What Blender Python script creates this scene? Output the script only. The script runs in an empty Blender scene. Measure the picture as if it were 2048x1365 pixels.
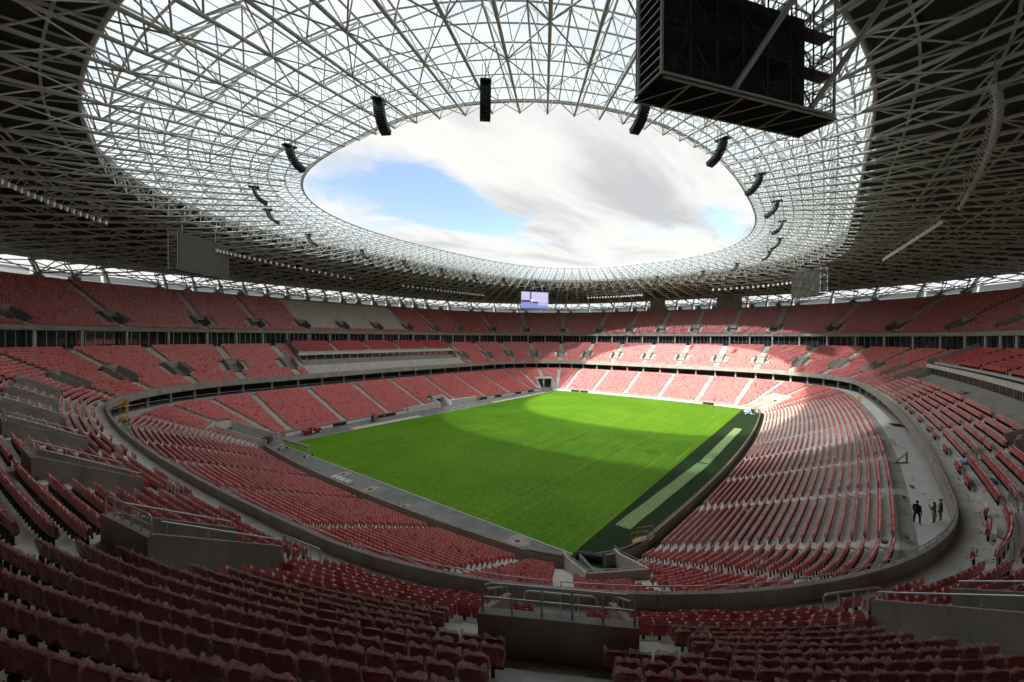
import bpy, bmesh, math, random
import numpy as np
from mathutils import Vector, Matrix

# ------------------------------------------------------------------ camera, sky, sun, exposure
SC = bpy.context.scene
COL = SC.collection
CAM = np.array([-93.59, -55.07, 22.53])
YAW, PIT, ROLL = math.radians(37.756), math.radians(-0.53), math.radians(0.307)
_d = np.array([math.cos(YAW)*math.cos(PIT), math.sin(YAW)*math.cos(PIT), math.sin(PIT)])
_r = np.array([math.sin(YAW), -math.cos(YAW), 0.0]); _u = np.cross(_r, _d)
_r, _u = _r*math.cos(ROLL)+_u*math.sin(ROLL), _u*math.cos(ROLL)-_r*math.sin(ROLL)
cd = bpy.data.cameras.new('camera'); cam = bpy.data.objects.new('camera', cd); COL.objects.link(cam)
cd.sensor_width = 36.0; cd.lens = 14.233; cd.clip_start = 0.1; cd.clip_end = 6000
cam.matrix_world = Matrix(((_r[0], _u[0], -_d[0], CAM[0]), (_r[1], _u[1], -_d[1], CAM[1]), (_r[2], _u[2], -_d[2], CAM[2]), (0, 0, 0, 1)))
SC.camera = cam

SUN_EL, SUN_AZ = math.radians(37.9), math.radians(172.1)      # azimuth counter-clockwise from +X, towards the sun
W = bpy.data.worlds.new('World'); SC.world = W; W.use_nodes = True
def build_world():
    nt = W.node_tree; N = nt.nodes; Lk = nt.links; N.clear()
    out = N.new('ShaderNodeOutputWorld')
    sky = N.new('ShaderNodeTexSky'); sky.sky_type = 'NISHITA'; sky.sun_disc = False
    sky.sun_elevation = SUN_EL; sky.sun_rotation = math.pi/2 - SUN_AZ
    sky.air_density = 1.0; sky.dust_density = 1.6; sky.ozone_density = 1.0
    bg = N.new('ShaderNodeBackground'); bg.inputs[1].default_value = 0.063
    Lk.new(sky.outputs[0], bg.inputs[0])
    tc = N.new('ShaderNodeTexCoord'); sep = N.new('ShaderNodeSeparateXYZ'); Lk.new(tc.outputs['Generated'], sep.inputs[0])
    def M(op, a, b=None, c=None, clamp=False):
        n = N.new('ShaderNodeMath'); n.operation = op; n.use_clamp = clamp
        for i, v in enumerate((a, b, c)):
            if v is None: continue
            if isinstance(v, (int, float)): n.inputs[i].default_value = v
            else: Lk.new(v, n.inputs[i])
        return n.outputs[0]
    z = M('MAXIMUM', sep.outputs[2], 0.06)
    px = M('DIVIDE', sep.outputs[0], z); py = M('DIVIDE', sep.outputs[1], z)
    cmb = N.new('ShaderNodeCombineXYZ'); Lk.new(px, cmb.inputs[0]); Lk.new(py, cmb.inputs[1])
    def noise(scale, det, rough, loc, stretch=(1, 1, 1), dist=0.0):
        mp = N.new('ShaderNodeMapping'); mp.inputs['Location'].default_value = loc; mp.inputs['Scale'].default_value = stretch
        Lk.new(cmb.outputs[0], mp.inputs[0])
        n = N.new('ShaderNodeTexNoise'); n.inputs['Scale'].default_value = scale; n.inputs['Detail'].default_value = det
        n.inputs['Roughness'].default_value = rough; n.inputs['Distortion'].default_value = dist
        Lk.new(mp.outputs[0], n.inputs[0]); return n.outputs[0]
    n1 = noise(1.5, 12, 0.62, (3.1, 1.7, 0.4), (1.0, 0.8, 1), 0.5)
    n2 = noise(0.45, 4, 0.5, (0.3, 5.2, 1.9))
    def blob(cx, cy, sx, sy, amp):
        a = M('POWER', M('DIVIDE', M('SUBTRACT', px, cx), sx), 2.0); b = M('POWER', M('DIVIDE', M('SUBTRACT', py, cy), sy), 2.0)
        return M('MULTIPLY', M('EXPONENT', M('MULTIPLY', M('ADD', a, b), -1.0)), amp)
    # a gap of blue between the cloud banks, and a small one further right
    cov = M('ADD', M('MULTIPLY', n1, 0.62), M('MULTIPLY', n2, 0.25))
    cov = M('ADD', cov, 0.17)
    for b in ((2.40, 2.40, 0.75, 0.36, -0.50), (1.75, 2.02, 0.40, 0.20, -0.26), (4.0, 0.72, 0.7, 0.13, -0.20), (1.6, 1.1, 0.9, 0.5, 0.12), (2.7, 1.35, 0.8, 0.5, 0.2)):
        cov = M('ADD', cov, blob(*b))
    mr = N.new('ShaderNodeMapRange'); mr.interpolation_type = 'SMOOTHSTEP'; Lk.new(cov, mr.inputs[0])
    mr.inputs[1].default_value = 0.39; mr.inputs[2].default_value = 0.60; mr.inputs[3].default_value = 0.08
    n3 = noise(1.1, 8, 0.58, (7.3, 2.1, 0.0), (0.5, 1.3, 1), 0.4)
    shade = N.new('ShaderNodeMapRange'); Lk.new(M('ADD', n3, M('ADD', blob(2.75, 1.15, 0.55, 0.30, 0.16), blob(3.2, 1.0, 0.5, 0.4, 0.07))), shade.inputs[0])
    shade.inputs[1].default_value = 0.44; shade.inputs[2].default_value = 0.72; shade.interpolation_type = 'SMOOTHSTEP'
    cr = N.new('ShaderNodeMix'); cr.data_type = 'RGBA'; Lk.new(shade.outputs[0], cr.inputs[0])
    cr.inputs[6].default_value = (0.212, 0.211, 0.206, 1); cr.inputs[7].default_value = (0.138, 0.140, 0.144, 1)
    bc = N.new('ShaderNodeBackground'); Lk.new(cr.outputs[2], bc.inputs[0]); bc.inputs[1].default_value = 1.0
    mx = N.new('ShaderNodeMixShader'); Lk.new(mr.outputs[0], mx.inputs[0]); Lk.new(bg.outputs[0], mx.inputs[1]); Lk.new(bc.outputs[0], mx.inputs[2])
    Lk.new(mx.outputs[0], out.inputs[0])
build_world()
sl = bpy.data.lights.new('sun', 'SUN'); sl.energy = 2.0; sl.angle = math.radians(1.8); sl.color = (1.0, 0.95, 0.86)
sun = bpy.data.objects.new('sun', sl); COL.objects.link(sun)
_sd = Vector((math.cos(SUN_EL)*math.cos(SUN_AZ), math.cos(SUN_EL)*math.sin(SUN_AZ), math.sin(SUN_EL)))
sun.rotation_euler = _sd.to_track_quat('Z', 'Y').to_euler(); sun.location = (-200, 30, 180)
vs = SC.view_settings; vs.view_transform = 'Standard'; vs.look = 'None'; vs.exposure = 2.22; vs.gamma = 1.0; vs.use_curve_mapping = False
SC.cycles.use_denoising = True
SC.cycles.use_adaptive_sampling = True; SC.cycles.adaptive_threshold = 0.02
SC.cycles.max_bounces = 7; SC.cycles.diffuse_bounces = 4; SC.cycles.transparent_max_bounces = 12; SC.cycles.caustics_reflective = False; SC.cycles.caustics_refractive = False

# ------------------------------------------------------------------ materials
MAT = {}
def mat(name, base, rough=0.7, metal=0.0, spec=0.4, var=0.0, vscale=1.0, dark=None, bump=0.0, bscale=20.0, stain=0.0, sscale=0.15, streak=False):
    """procedural surface: base colour broken by two noise scales, optional stains and fine relief"""
    if name in MAT: return MAT[name]
    m = bpy.data.materials.new(name); m.use_nodes = True; nt = m.node_tree; N = nt.nodes; L = nt.links
    p = N['Principled BSDF']; p.inputs['Roughness'].default_value = rough; p.inputs['Metallic'].default_value = metal
    p.inputs['Specular IOR Level'].default_value = spec; p.inputs['Base Color'].default_value = (*base, 1)
    tc = N.new('ShaderNodeTexCoord')
    geo = N.new('ShaderNodeNewGeometry')
    col = None
    if var > 0:
        n = N.new('ShaderNodeTexNoise'); n.inputs['Scale'].default_value = vscale; n.inputs['Detail'].default_value = 6; n.inputs['Roughness'].default_value = 0.6
        L.new(geo.outputs['Position'], n.inputs[0])
        r = N.new('ShaderNodeMapRange'); r.inputs[1].default_value = 0.3; r.inputs[2].default_value = 0.7; r.inputs[3].default_value = 1-var; r.inputs[4].default_value = 1+var
        L.new(n.outputs[0], r.inputs[0])
        mx = N.new('ShaderNodeMix'); mx.data_type = 'RGBA'; mx.blend_type = 'MULTIPLY'; mx.inputs[0].default_value = 1.0
        mx.inputs[6].default_value = (*base, 1); L.new(r.outputs[0], mx.inputs[7]); col = mx.outputs[2]
    if stain > 0:
        n = N.new('ShaderNodeTexNoise'); n.inputs['Scale'].default_value = sscale; n.inputs['Detail'].default_value = 8; n.inputs['Roughness'].default_value = 0.7
        mp = N.new('ShaderNodeMapping'); mp.inputs['Scale'].default_value = (1, 1, 0.12) if streak else (1, 1, 1); L.new(geo.outputs['Position'], mp.inputs[0]); L.new(mp.outputs[0], n.inputs[0])
        r = N.new('ShaderNodeMapRange'); r.inputs[1].default_value = 0.52; r.inputs[2].default_value = 0.72; r.inputs[3].default_value = 0; r.inputs[4].default_value = stain
        L.new(n.outputs[0], r.inputs[0])
        mx = N.new('ShaderNodeMix'); mx.data_type = 'RGBA'; L.new(r.outputs[0], mx.inputs[0])
        if col: L.new(col, mx.inputs[6])
        else: mx.inputs[6].default_value = (*base, 1)
        mx.inputs[7].default_value = (*(dark or tuple(c*0.45 for c in base)), 1); col = mx.outputs[2]
    if col: L.new(col, p.inputs['Base Color'])
    if bump > 0:
        n = N.new('ShaderNodeTexNoise'); n.inputs['Scale'].default_value = bscale; n.inputs['Detail'].default_value = 4
        L.new(geo.outputs['Position'], n.inputs[0])
        b = N.new('ShaderNodeBump'); b.inputs['Strength'].default_value = bump; b.inputs['Distance'].default_value = 0.02
        L.new(n.outputs[0], b.inputs['Height']); L.new(b.outputs[0], p.inputs['Normal'])
    MAT[name] = m; return m

concrete = mat('concrete', (0.60, 0.585, 0.54), 0.85, var=0.14, vscale=0.9, stain=0.35, sscale=0.35, bump=0.15)
concrete_d = mat('precast concrete', (0.33, 0.32, 0.29), 0.85, var=0.2, vscale=0.6, stain=0.6, sscale=2.2, bump=0.15, streak=True)
concrete_w = mat('warm parapet concrete', (0.36, 0.30, 0.25), 0.85, var=0.12, vscale=0.7, stain=0.3, sscale=0.4)
floor_pale = mat('pale screed', (0.62, 0.61, 0.57), 0.6, var=0.10, vscale=0.5, stain=0.35, sscale=0.25)
asphalt = mat('asphalt', (0.21, 0.208, 0.202), 0.9, var=0.25, vscale=0.35, stain=0.75, sscale=0.16, dark=(0.32, 0.31, 0.28), bump=0.2)
steel = mat('painted truss steel', (0.47, 0.465, 0.435), 0.42, var=0.10, vscale=0.6, stain=0.25, sscale=0.5, spec=0.5)
galv = mat('galvanised rail', (0.52, 0.53, 0.53), 0.35, metal=0.85, var=0.1, vscale=3)
white_p = mat('white paint', (0.72, 0.72, 0.70), 0.5, var=0.06, vscale=2)
deckm = mat('roof deck underside', (0.032, 0.032, 0.031), 0.8, spec=0.2, var=0.25, vscale=0.5, stain=0.5, sscale=0.3)
black_p = mat('black powder coat', (0.014, 0.015, 0.016), 0.5)
strutm = mat('strut steel', (0.26, 0.26, 0.245), 0.5, var=0.1, vscale=0.6)  # darker copy of the truss steel, backlit shade put into its colour
darkgap = mat('dark cladding', (0.05, 0.05, 0.05), 0.7, var=0.3, vscale=0.5)
seatred = mat('red seat plastic', (0.26, 0.010, 0.018), 0.38, var=0.12, vscale=6, spec=0.5)  # darker than the other seats' red, shade of the turned backs painted in
wood = mat('raw timber', (0.50, 0.33, 0.17), 0.75, var=0.2, vscale=5)
wood_d = mat('weathered timber', (0.26, 0.20, 0.14), 0.85, var=0.3, vscale=6)
yellow = mat('safety yellow', (0.60, 0.33, 0.03), 0.5, var=0.1, vscale=4)
redpaint = mat('red vehicle paint', (0.50, 0.02, 0.02), 0.35)
bluep = mat('blue vehicle paint', (0.12, 0.28, 0.62), 0.4)
rubber = mat('tyre rubber', (0.02, 0.02, 0.02), 0.85)
whiteplastic = mat('white plastic', (0.75, 0.75, 0.73), 0.4)
screenoff = mat('unlit led panel', (0.075, 0.072, 0.066), 0.6, var=0.12, vscale=2.5)
cloth_dark = mat('dark suit cloth', (0.018, 0.018, 0.022), 0.9)
cloth_beige = mat('beige cloth', (0.42, 0.36, 0.30), 0.9)
cloth_grey = mat('grey cloth', (0.20, 0.17, 0.15), 0.9)
skin = mat('skin', (0.50, 0.30, 0.22), 0.6)
hairm = mat('dark hair', (0.03, 0.018, 0.012), 0.6)
bluebag = mat('blue plastic bag', (0.10, 0.35, 0.62), 0.4)
lampglass = mat('floodlight glass', (0.85, 0.83, 0.78), 0.3)  # whitened diffuse colour stands for the sky glinting in the glass

def mat_nodes(name):
    m = bpy.data.materials.new(name); m.use_nodes = True; MAT[name] = m
    return m, m.node_tree.nodes, m.node_tree.links, m.node_tree.nodes['Principled BSDF']

def make_glass():
    m, N, L, p = mat_nodes('tinted facade glass')
    p.inputs['Base Color'].default_value = (0.05, 0.07, 0.075, 1); p.inputs['Roughness'].default_value = 0.05; p.inputs['Specular IOR Level'].default_value = 0.9
    t = N.new('ShaderNodeBsdfTransparent'); t.inputs[0].default_value = (0.5, 0.58, 0.58, 1)
    mx = N.new('ShaderNodeMixShader'); mx.inputs[0].default_value = 0.55
    L.new(t.outputs[0], mx.inputs[1]); L.new(p.outputs[0], mx.inputs[2]); L.new(mx.outputs[0], N['Material Output'].inputs[0])
    return m
glass = make_glass()

def make_poly():
    m, N, L, p = mat_nodes('translucent polycarbonate')
    t = N.new('ShaderNodeBsdfTransparent'); t.inputs[0].default_value = (0.74, 0.83, 0.91, 1)
    tr = N.new('ShaderNodeBsdfTranslucent'); tr.inputs[0].default_value = (0.58, 0.65, 0.71, 1)
    df = N.new('ShaderNodeBsdfDiffuse'); df.inputs[0].default_value = (0.75, 0.77, 0.78, 1)
    geo = N.new('ShaderNodeNewGeometry'); n = N.new('ShaderNodeTexNoise'); n.inputs['Scale'].default_value = 0.22; n.inputs['Detail'].default_value = 5
    L.new(geo.outputs['Position'], n.inputs[0])
    n.inputs['Roughness'].default_value = 0.65
    r = N.new('ShaderNodeMapRange'); r.inputs[1].default_value = 0.35; r.inputs[2].default_value = 0.65; r.inputs[3].default_value = 0.38; r.inputs[4].default_value = 0.60
    L.new(n.outputs[0], r.inputs[0])
    m1 = N.new('ShaderNodeMixShader'); m1.inputs[0].default_value = 0.25; L.new(tr.outputs[0], m1.inputs[1]); L.new(df.outputs[0], m1.inputs[2])
    m2 = N.new('ShaderNodeMixShader'); L.new(r.outputs[0], m2.inputs[0]); L.new(t.outputs[0], m2.inputs[1]); L.new(m1.outputs[0], m2.inputs[2])
    L.new(m2.outputs[0], N['Material Output'].inputs[0]); return m
poly = make_poly()

def make_membrane():
    m, N, L, p = mat_nodes('translucent facade membrane')
    tr = N.new('ShaderNodeBsdfTranslucent'); tr.inputs[0].default_value = (0.40, 0.44, 0.48, 1)
    df = N.new('ShaderNodeBsdfDiffuse'); df.inputs[0].default_value = (0.7, 0.7, 0.7, 1)
    mx = N.new('ShaderNodeMixShader'); mx.inputs[0].default_value = 0.35; L.new(tr.outputs[0], mx.inputs[1]); L.new(df.outputs[0], mx.inputs[2])
    L.new(mx.outputs[0], N['Material Output'].inputs[0]); return m
membrane = make_membrane()

def make_film():
    m, N, L, p = mat_nodes('clear plastic film')
    p.inputs['Base Color'].default_value = (0.75, 0.62, 0.57, 1); p.inputs['Roughness'].default_value = 0.25; p.inputs['Specular IOR Level'].default_value = 0.8
    tr = N.new('ShaderNodeBsdfTranslucent'); tr.inputs[0].default_value = (0.80, 0.66, 0.60, 1)
    t = N.new('ShaderNodeBsdfTransparent'); t.inputs[0].default_value = (0.93, 0.90, 0.90, 1)
    m0 = N.new('ShaderNodeMixShader'); m0.inputs[0].default_value = 0.3; L.new(p.outputs[0], m0.inputs[1]); L.new(tr.outputs[0], m0.inputs[2])
    geo = N.new('ShaderNodeNewGeometry'); n = N.new('ShaderNodeTexNoise'); n.inputs['Scale'].default_value = 5; n.inputs['Detail'].default_value = 3; n.inputs['Distortion'].default_value = 1.2
    L.new(geo.outputs['Position'], n.inputs[0])
    r = N.new('ShaderNodeMapRange'); r.inputs[1].default_value = 0.35; r.inputs[2].default_value = 0.68; r.inputs[3].default_value = 0.08; r.inputs[4].default_value = 0.36
    L.new(n.outputs[0], r.inputs[0])
    tc = N.new('ShaderNodeTexCoord'); sp = N.new('ShaderNodeSeparateXYZ'); L.new(tc.outputs['Object'], sp.inputs[0])
    rz = N.new('ShaderNodeMapRange'); rz.inputs[1].default_value = 0.76; rz.inputs[2].default_value = 0.9; rz.inputs[3].default_value = 0.0; rz.inputs[4].default_value = 0.34; L.new(sp.outputs[2], rz.inputs[0])
    ad = N.new('ShaderNodeMath'); ad.operation = 'ADD'; L.new(r.outputs[0], ad.inputs[0]); L.new(rz.outputs[0], ad.inputs[1])
    mx = N.new('ShaderNodeMixShader'); L.new(ad.outputs[0], mx.inputs[0]); L.new(t.outputs[0], mx.inputs[1]); L.new(m0.outputs[0], mx.inputs[2])
    b = N.new('ShaderNodeBump'); b.inputs['Strength'].default_value = 0.5; b.inputs['Distance'].default_value = 0.02; L.new(n.outputs[0], b.inputs['Height']); L.new(b.outputs[0], p.inputs['Normal'])
    L.new(mx.outputs[0], N['Material Output'].inputs[0]); return m
film = make_film()

def make_seatmass():
    # red shells, some showing through milky film ('film' 0..1 per seat, 'tone' per seat)
    m, N, L, p = mat_nodes('red seats under film')
    a = N.new('ShaderNodeAttribute'); a.attribute_name = 'film'; b = N.new('ShaderNodeAttribute'); b.attribute_name = 'tone'
    mr = N.new('ShaderNodeMix'); mr.data_type = 'RGBA'; mr.inputs[6].default_value = (0.42, 0.022, 0.032, 1); mr.inputs[7].default_value = (0.78, 0.075, 0.085, 1)
    L.new(b.outputs['Fac'], mr.inputs[0])
    mf = N.new('ShaderNodeMix'); mf.data_type = 'RGBA'; L.new(a.outputs['Fac'], mf.inputs[0]); L.new(mr.outputs[2], mf.inputs[6]); mf.inputs[7].default_value = (0.85, 0.47, 0.44, 1)
    L.new(mf.outputs[2], p.inputs['Base Color']); p.inputs['Roughness'].default_value = 0.35; p.inputs['Specular IOR Level'].default_value = 0.5
    return m
seatmass = make_seatmass()

def make_grass(name, c1, c2, c3, scale, line=0.5):
    m, N, L, p = mat_nodes(name)
    geo = N.new('ShaderNodeNewGeometry')
    def noise(s, det, sc=(1, 1, 1), rough=0.6):
        mp = N.new('ShaderNodeMapping'); mp.inputs['Scale'].default_value = sc; L.new(geo.outputs['Position'], mp.inputs[0])
        n = N.new('ShaderNodeTexNoise'); n.inputs['Scale'].default_value = s; n.inputs['Detail'].default_value = det; n.inputs['Roughness'].default_value = rough
        L.new(mp.outputs[0], n.inputs[0]); return n.outputs[0]
    def mix(f, a, b, bt='MIX'):
        x = N.new('ShaderNodeMix'); x.data_type = 'RGBA'; x.blend_type = bt
        for k, v in ((0, f), (6, a), (7, b)):
            if isinstance(v, tuple): x.inputs[k].default_value = (*v, 1)
            elif isinstance(v, float): x.inputs[k].default_value = v
            else: L.new(v, x.inputs[k])
        return x.outputs[2]
    def rng(v, a, b, c, d):
        r = N.new('ShaderNodeMapRange'); 
        for i, q in enumerate((a, b, c, d)): r.inputs[i+1].default_value = q
        L.new(v, r.inputs[0]); return r.outputs[0]
    c = mix(rng(noise(0.06, 6), 0.35, 0.65, 0, 1), c1, c2)
    # seams between the sods and drill rows, across and along
    c = mix(rng(noise(1.0, 3, (0.02, 1.3, 1)), 0.56, 0.68, 0, line), c, c3)
    c = mix(rng(noise(1.0, 3, (1.6, 0.015, 1)), 0.58, 0.70, 0, line*0.8), c, c3)
    c = mix(rng(noise(scale, 4), 0.3, 0.7, 0.55, 1.35), (0.0, 0.0, 0.0), c) if False else c
    c = mix(1.0, c, rng(noise(scale, 5, rough=0.75), 0.25, 0.75, 0.55, 1.45), 'MULTIPLY')
    L.new(c, p.inputs['Base Color']); p.inputs['Roughness'].default_value = 0.8; p.inputs['Specular IOR Level'].default_value = 0.15
    b = N.new('ShaderNodeBump'); b.inputs['Strength'].default_value = 0.6; b.inputs['Distance'].default_value = 0.03
    L.new(noise(9, 3), b.inputs['Height']); L.new(b.outputs[0], p.inputs['Normal'])
    return m
grass = make_grass('natural turf', (0.074, 0.205, 0.006), (0.112, 0.258, 0.010), (0.185, 0.315, 0.02), 1.6, 0.65)
turf = make_grass('dark artificial turf', (0.010, 0.030, 0.010), (0.015, 0.042, 0.011), (0.025, 0.06, 0.015), 3.0, 0.3)
matgreen = make_grass('pale turf mat', (0.20, 0.31, 0.12), (0.25, 0.36, 0.16), (0.14, 0.24, 0.08), 5.0, 0.5)

# ------------------------------------------------------------------ mesh helpers
class MB:
    """collects boxes, tubes and polygons; build() links them as ONE mesh object"""
    def __init__(s): s.v = []; s.f = []; s.m = []; s.cm = 0
    def poly(s, pts):
        o = len(s.v); s.v += [tuple(p) for p in pts]; s.f.append(tuple(range(o, o+len(pts)))); s.m.append(s.cm)
    def raw(s, vs, fs):
        o = len(s.v); s.v += [tuple(p) for p in vs]; s.f += [tuple(i+o for i in f) for f in fs]; s.m += [s.cm]*len(fs)
    def hexa(s, b, t):       # bottom 4 and top 4 points (same order, ccw from above)
        s.raw(list(b)+list(t), [(3, 2, 1, 0), (4, 5, 6, 7), (0, 1, 5, 4), (1, 2, 6, 5), (2, 3, 7, 6), (3, 0, 4, 7)])
    def box(s, c, ex, ey, ez):   # centre and three half vectors
        c = np.asarray(c, float); ex, ey, ez = (np.asarray(e, float) for e in (ex, ey, ez))
        s.hexa([c-ex-ey-ez, c+ex-ey-ez, c+ex+ey-ez, c-ex+ey-ez], [c-ex-ey+ez, c+ex-ey+ez, c+ex+ey+ez, c-ex+ey+ez])
    def abox(s, x0, x1, y0, y1, z0, z1):
        s.hexa([(x0, y0, z0), (x1, y0, z0), (x1, y1, z0), (x0, y1, z0)], [(x0, y0, z1), (x1, y0, z1), (x1, y1, z1), (x0, y1, z1)])
    def tube(s, p, q, r, n=6, r2=None, cap=False):
        p = np.asarray(p, float); q = np.asarray(q, float); d = q-p; l = np.linalg.norm(d)
        if l < 1e-6: return
        d /= l; a = np.array([0, 0, 1.0]) if abs(d[2]) < 0.9 else np.array([1.0, 0, 0])
        x = np.cross(a, d); x /= np.linalg.norm(x); y = np.cross(d, x); r2 = r if r2 is None else r2
        o = len(s.v)
        for c, rr in ((p, r), (q, r2)):
            for k in range(n):
                t = 2*math.pi*k/n; s.v.append(tuple(c+rr*(math.cos(t)*x+math.sin(t)*y)))
        for k in range(n):
            s.f.append((o+k, o+(k+1) % n, o+n+(k+1) % n, o+n+k)); s.m.append(s.cm)
        if cap:
            s.f.append(tuple(o+k for k in range(n))[::-1]); s.f.append(tuple(o+n+k for k in range(n))); s.m += [s.cm]*2
    def path(s, pts, r, n=6):
        for a, b in zip(pts[:-1], pts[1:]): s.tube(a, b, r, n)
    def mesh(s, name, mats, smooth=False):
        me = bpy.data.meshes.new(name); me.from_pydata(s.v, [], s.f)
        for m in (mats if isinstance(mats, (list, tuple)) else [mats]): me.materials.append(m)
        if isinstance(mats, (list, tuple)) and len(mats) > 1: me.polygons.foreach_set('material_index', s.m)
        if smooth: me.polygons.foreach_set('use_smooth', [True]*len(s.f))
        me.update(); return me
    def build(s, name, mats, parent=None, smooth=False, kind=None):
        return link(name, s.mesh(name, mats, smooth), parent, kind)
def link(name, data, parent=None, kind=None):
    o = bpy.data.objects.new(name, data); COL.objects.link(o)
    if parent: o.parent = parent
    if kind: o['kind'] = kind
    return o
def tag(o, label, cat, group=None):
    o['label'] = label; o['category'] = cat
    if group: o['group'] = group
    return o
def thing(name, label, cat, loc=(0, 0, 0), rz=0.0, group=None):
    o = bpy.data.objects.new(name, None); COL.objects.link(o); o.location = loc; o.rotation_euler = (0, 0, rz); o.empty_display_size = 0.3
    return tag(o, label, cat, group)
def dup(root, loc, rz, label, group=None):
    r = root.copy(); COL.objects.link(r); r.location = loc; r.rotation_euler = (0, 0, rz); r['label'] = label
    if group: r['group'] = group
    for ch in list(root.children):
        c = ch.copy(); COL.objects.link(c); c.parent = r
        for g in ch.children:
            d = g.copy(); COL.objects.link(d); d.parent = c
    return r
rng = random.Random(7); nrng = np.random.default_rng(11)

# ------------------------------------------------------------------ plan of the bowl: every row is an offset of one bowed rounded rectangle
X0, Y0 = -2.94, 0.14
A_, B_, RC, AL, BE = 81.22, 64.38, 32.29, 0.09, 0.104
_p, _q = np.linalg.solve(np.array([[math.sin(AL), 1-math.cos(BE)], [1-math.cos(AL), math.sin(BE)]]), [A_-RC, B_-RC])
def _quarter():
    th = np.concatenate([np.linspace(0, BE, 120, endpoint=False), np.linspace(BE, math.pi/2-AL, 240, endpoint=False), np.linspace(math.pi/2-AL, math.pi/2, 160, endpoint=False)])
    cx, cy = _p*math.sin(AL), B_-RC-_p+_p*math.cos(AL); r = RC+12; R1 = _p+r; R2 = _q+r
    e, l = th < BE, th >= math.pi/2-AL
    X = np.where(e, (A_-RC-_q)+R2*np.cos(th), np.where(l, R1*np.cos(th), cx+r*np.cos(th)))
    Y = np.where(e, R2*np.sin(th), np.where(l, (B_-RC-_p)+R1*np.sin(th), cy+r*np.sin(th)))
    return th, X, Y
def _plan():
    th, X, Y = _quarter()
    T = np.concatenate([th, math.pi-th[::-1], math.pi+th, 2*math.pi-th[::-1]])
    XX = np.concatenate([X, -X[::-1], -X, X[::-1]]); YY = np.concatenate([Y, Y[::-1], -Y, -Y[::-1]])
    keep = np.concatenate([[True], np.hypot(np.diff(XX), np.diff(YY)) > 1e-6]); keep[-1] &= np.hypot(XX[-1]-XX[0], YY[-1]-YY[0]) > 1e-6
    T, XX, YY = T[keep], XX[keep], YY[keep]
    T = np.append(T, 2*math.pi); XX = np.append(XX, XX[0]); YY = np.append(YY, YY[0])
    S = np.concatenate([[0], np.cumsum(np.hypot(np.diff(XX), np.diff(YY)))])
    return S, XX+X0, YY+Y0, np.cos(T), np.sin(T)
PS, PX, PY, NX, NY = _plan(); PER = PS[-1]
def at(s, d):
    s = np.mod(s, PER); nx, ny = np.interp(s, PS, NX), np.interp(s, PS, NY)
    return np.interp(s, PS, PX)+nx*(d-12), np.interp(s, PS, PY)+ny*(d-12), nx, ny
def pt(s, d, z): x, y, _, _ = at(s, d); return np.array([float(x), float(y), z])
_arc = {}
def arcs(d):
    d = round(d, 3)
    if d not in _arc:
        x, y = PX+NX*(d-12), PY+NY*(d-12); _arc[d] = np.concatenate([[0], np.cumsum(np.hypot(np.diff(x), np.diff(y)))])
    return _arc[d]
def s2a(s, d):
    a = arcs(d); k = np.floor(np.asarray(s)/PER); return np.interp(np.mod(s, PER), PS, a)+k*a[-1]
def a2s(q, d):
    a = arcs(d); k = np.floor(np.asarray(q)/a[-1]); return np.interp(np.mod(q, a[-1]), a, PS)+k*PER
def lat(s, d, m): return float(a2s(s2a(s, d)+m, d))     # move m metres along the row
NAX = 40; AX = [(k+0.5)*PER/NAX for k in range(NAX+1)]
AX = [a+1.8*math.exp(-((a-PER*0.5-53)/22.0)**2) for a in AX]      # the aisles by the near corner are set slightly wider
def near_s(x, y):
    i = np.argmin(np.hypot(PX+NX*0-x-0, PY-y)); return PS[i]
def s_of(x, y):
    # parameter whose normal line passes through (x, y)
    best = np.argmin(np.abs((x-PX)*(-NY)+(y-PY)*NX)+1000*(((x-X0)*NX/3+(y-Y0)*NY/3) < 0)+np.hypot(x-PX, y-PY)*1e-3); return PS[best]
def d_of(x, y, s): _x, _y, nx, ny = at(s, 0); return float((x-_x)*nx+(y-_y)*ny)
CORN = [0.25*PER*0, 0, 0, 0]
_q45 = [np.argmin(np.abs(np.arctan2(NY, NX)-a)) for a in (math.radians(45.4), math.radians(134.6))]
CS = [PS[_q45[0]], PS[_q45[1]], PER-PS[_q45[1]], PER-PS[_q45[0]]]   # corner centres: far-left(+,+), left(-,+), near(-,-), right(+,-)
def depth(x, y): return (x-CAM[0])*_d[0]+(y-CAM[1])*_d[1]
def in_view(x, y, margin=0.35):
    f = depth(x, y); s = (x-CAM[0])*_r[0]+(y-CAM[1])*_r[1]
    return (f > 0.5) & (np.abs(s) < f*(1.265+margin)+3)

# ------------------------------------------------------------------ ground, track, pitch
def sheet(name, x0, x1, y0, y1, z, m, kind='structure', parent=None):
    b = MB(); b.poly([(x0, y0, z), (x1, y0, z), (x1, y1, z), (x0, y1, z)]); return b.build(name, m, parent, kind=kind)
sheet('ground', -3000, 3000, -3000, 3000, -0.06, mat('outer ground', (0.22, 0.21, 0.19), 0.9, var=0.2, vscale=0.05))
def ring_sheet(name, d0, d1, z0, z1, m, n=400, parent=None, kind=None):
    b = MB(); ss = np.linspace(0, PER, n+1)[:-1]
    for a, c in zip(ss, np.append(ss[1:], PER)):
        b.poly([pt(a, d0, z0), pt(a, d1, z1), pt(c, d1, z1), pt(c, d0, z0)])
    return b.build(name, m, parent, kind=kind)
b = MB(); b.poly([pt(s, -12, 0.0) for s in np.linspace(0, PER, 241)[:-1]]); b.build('asphalt_track', asphalt, kind='structure')
LP, WP = 56.5, 34.45
sheet('pitch', -LP, LP, -WP, WP, 0.03, grass)
b = MB()
xs = np.linspace(-57.2, 58.2, 60)
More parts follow.
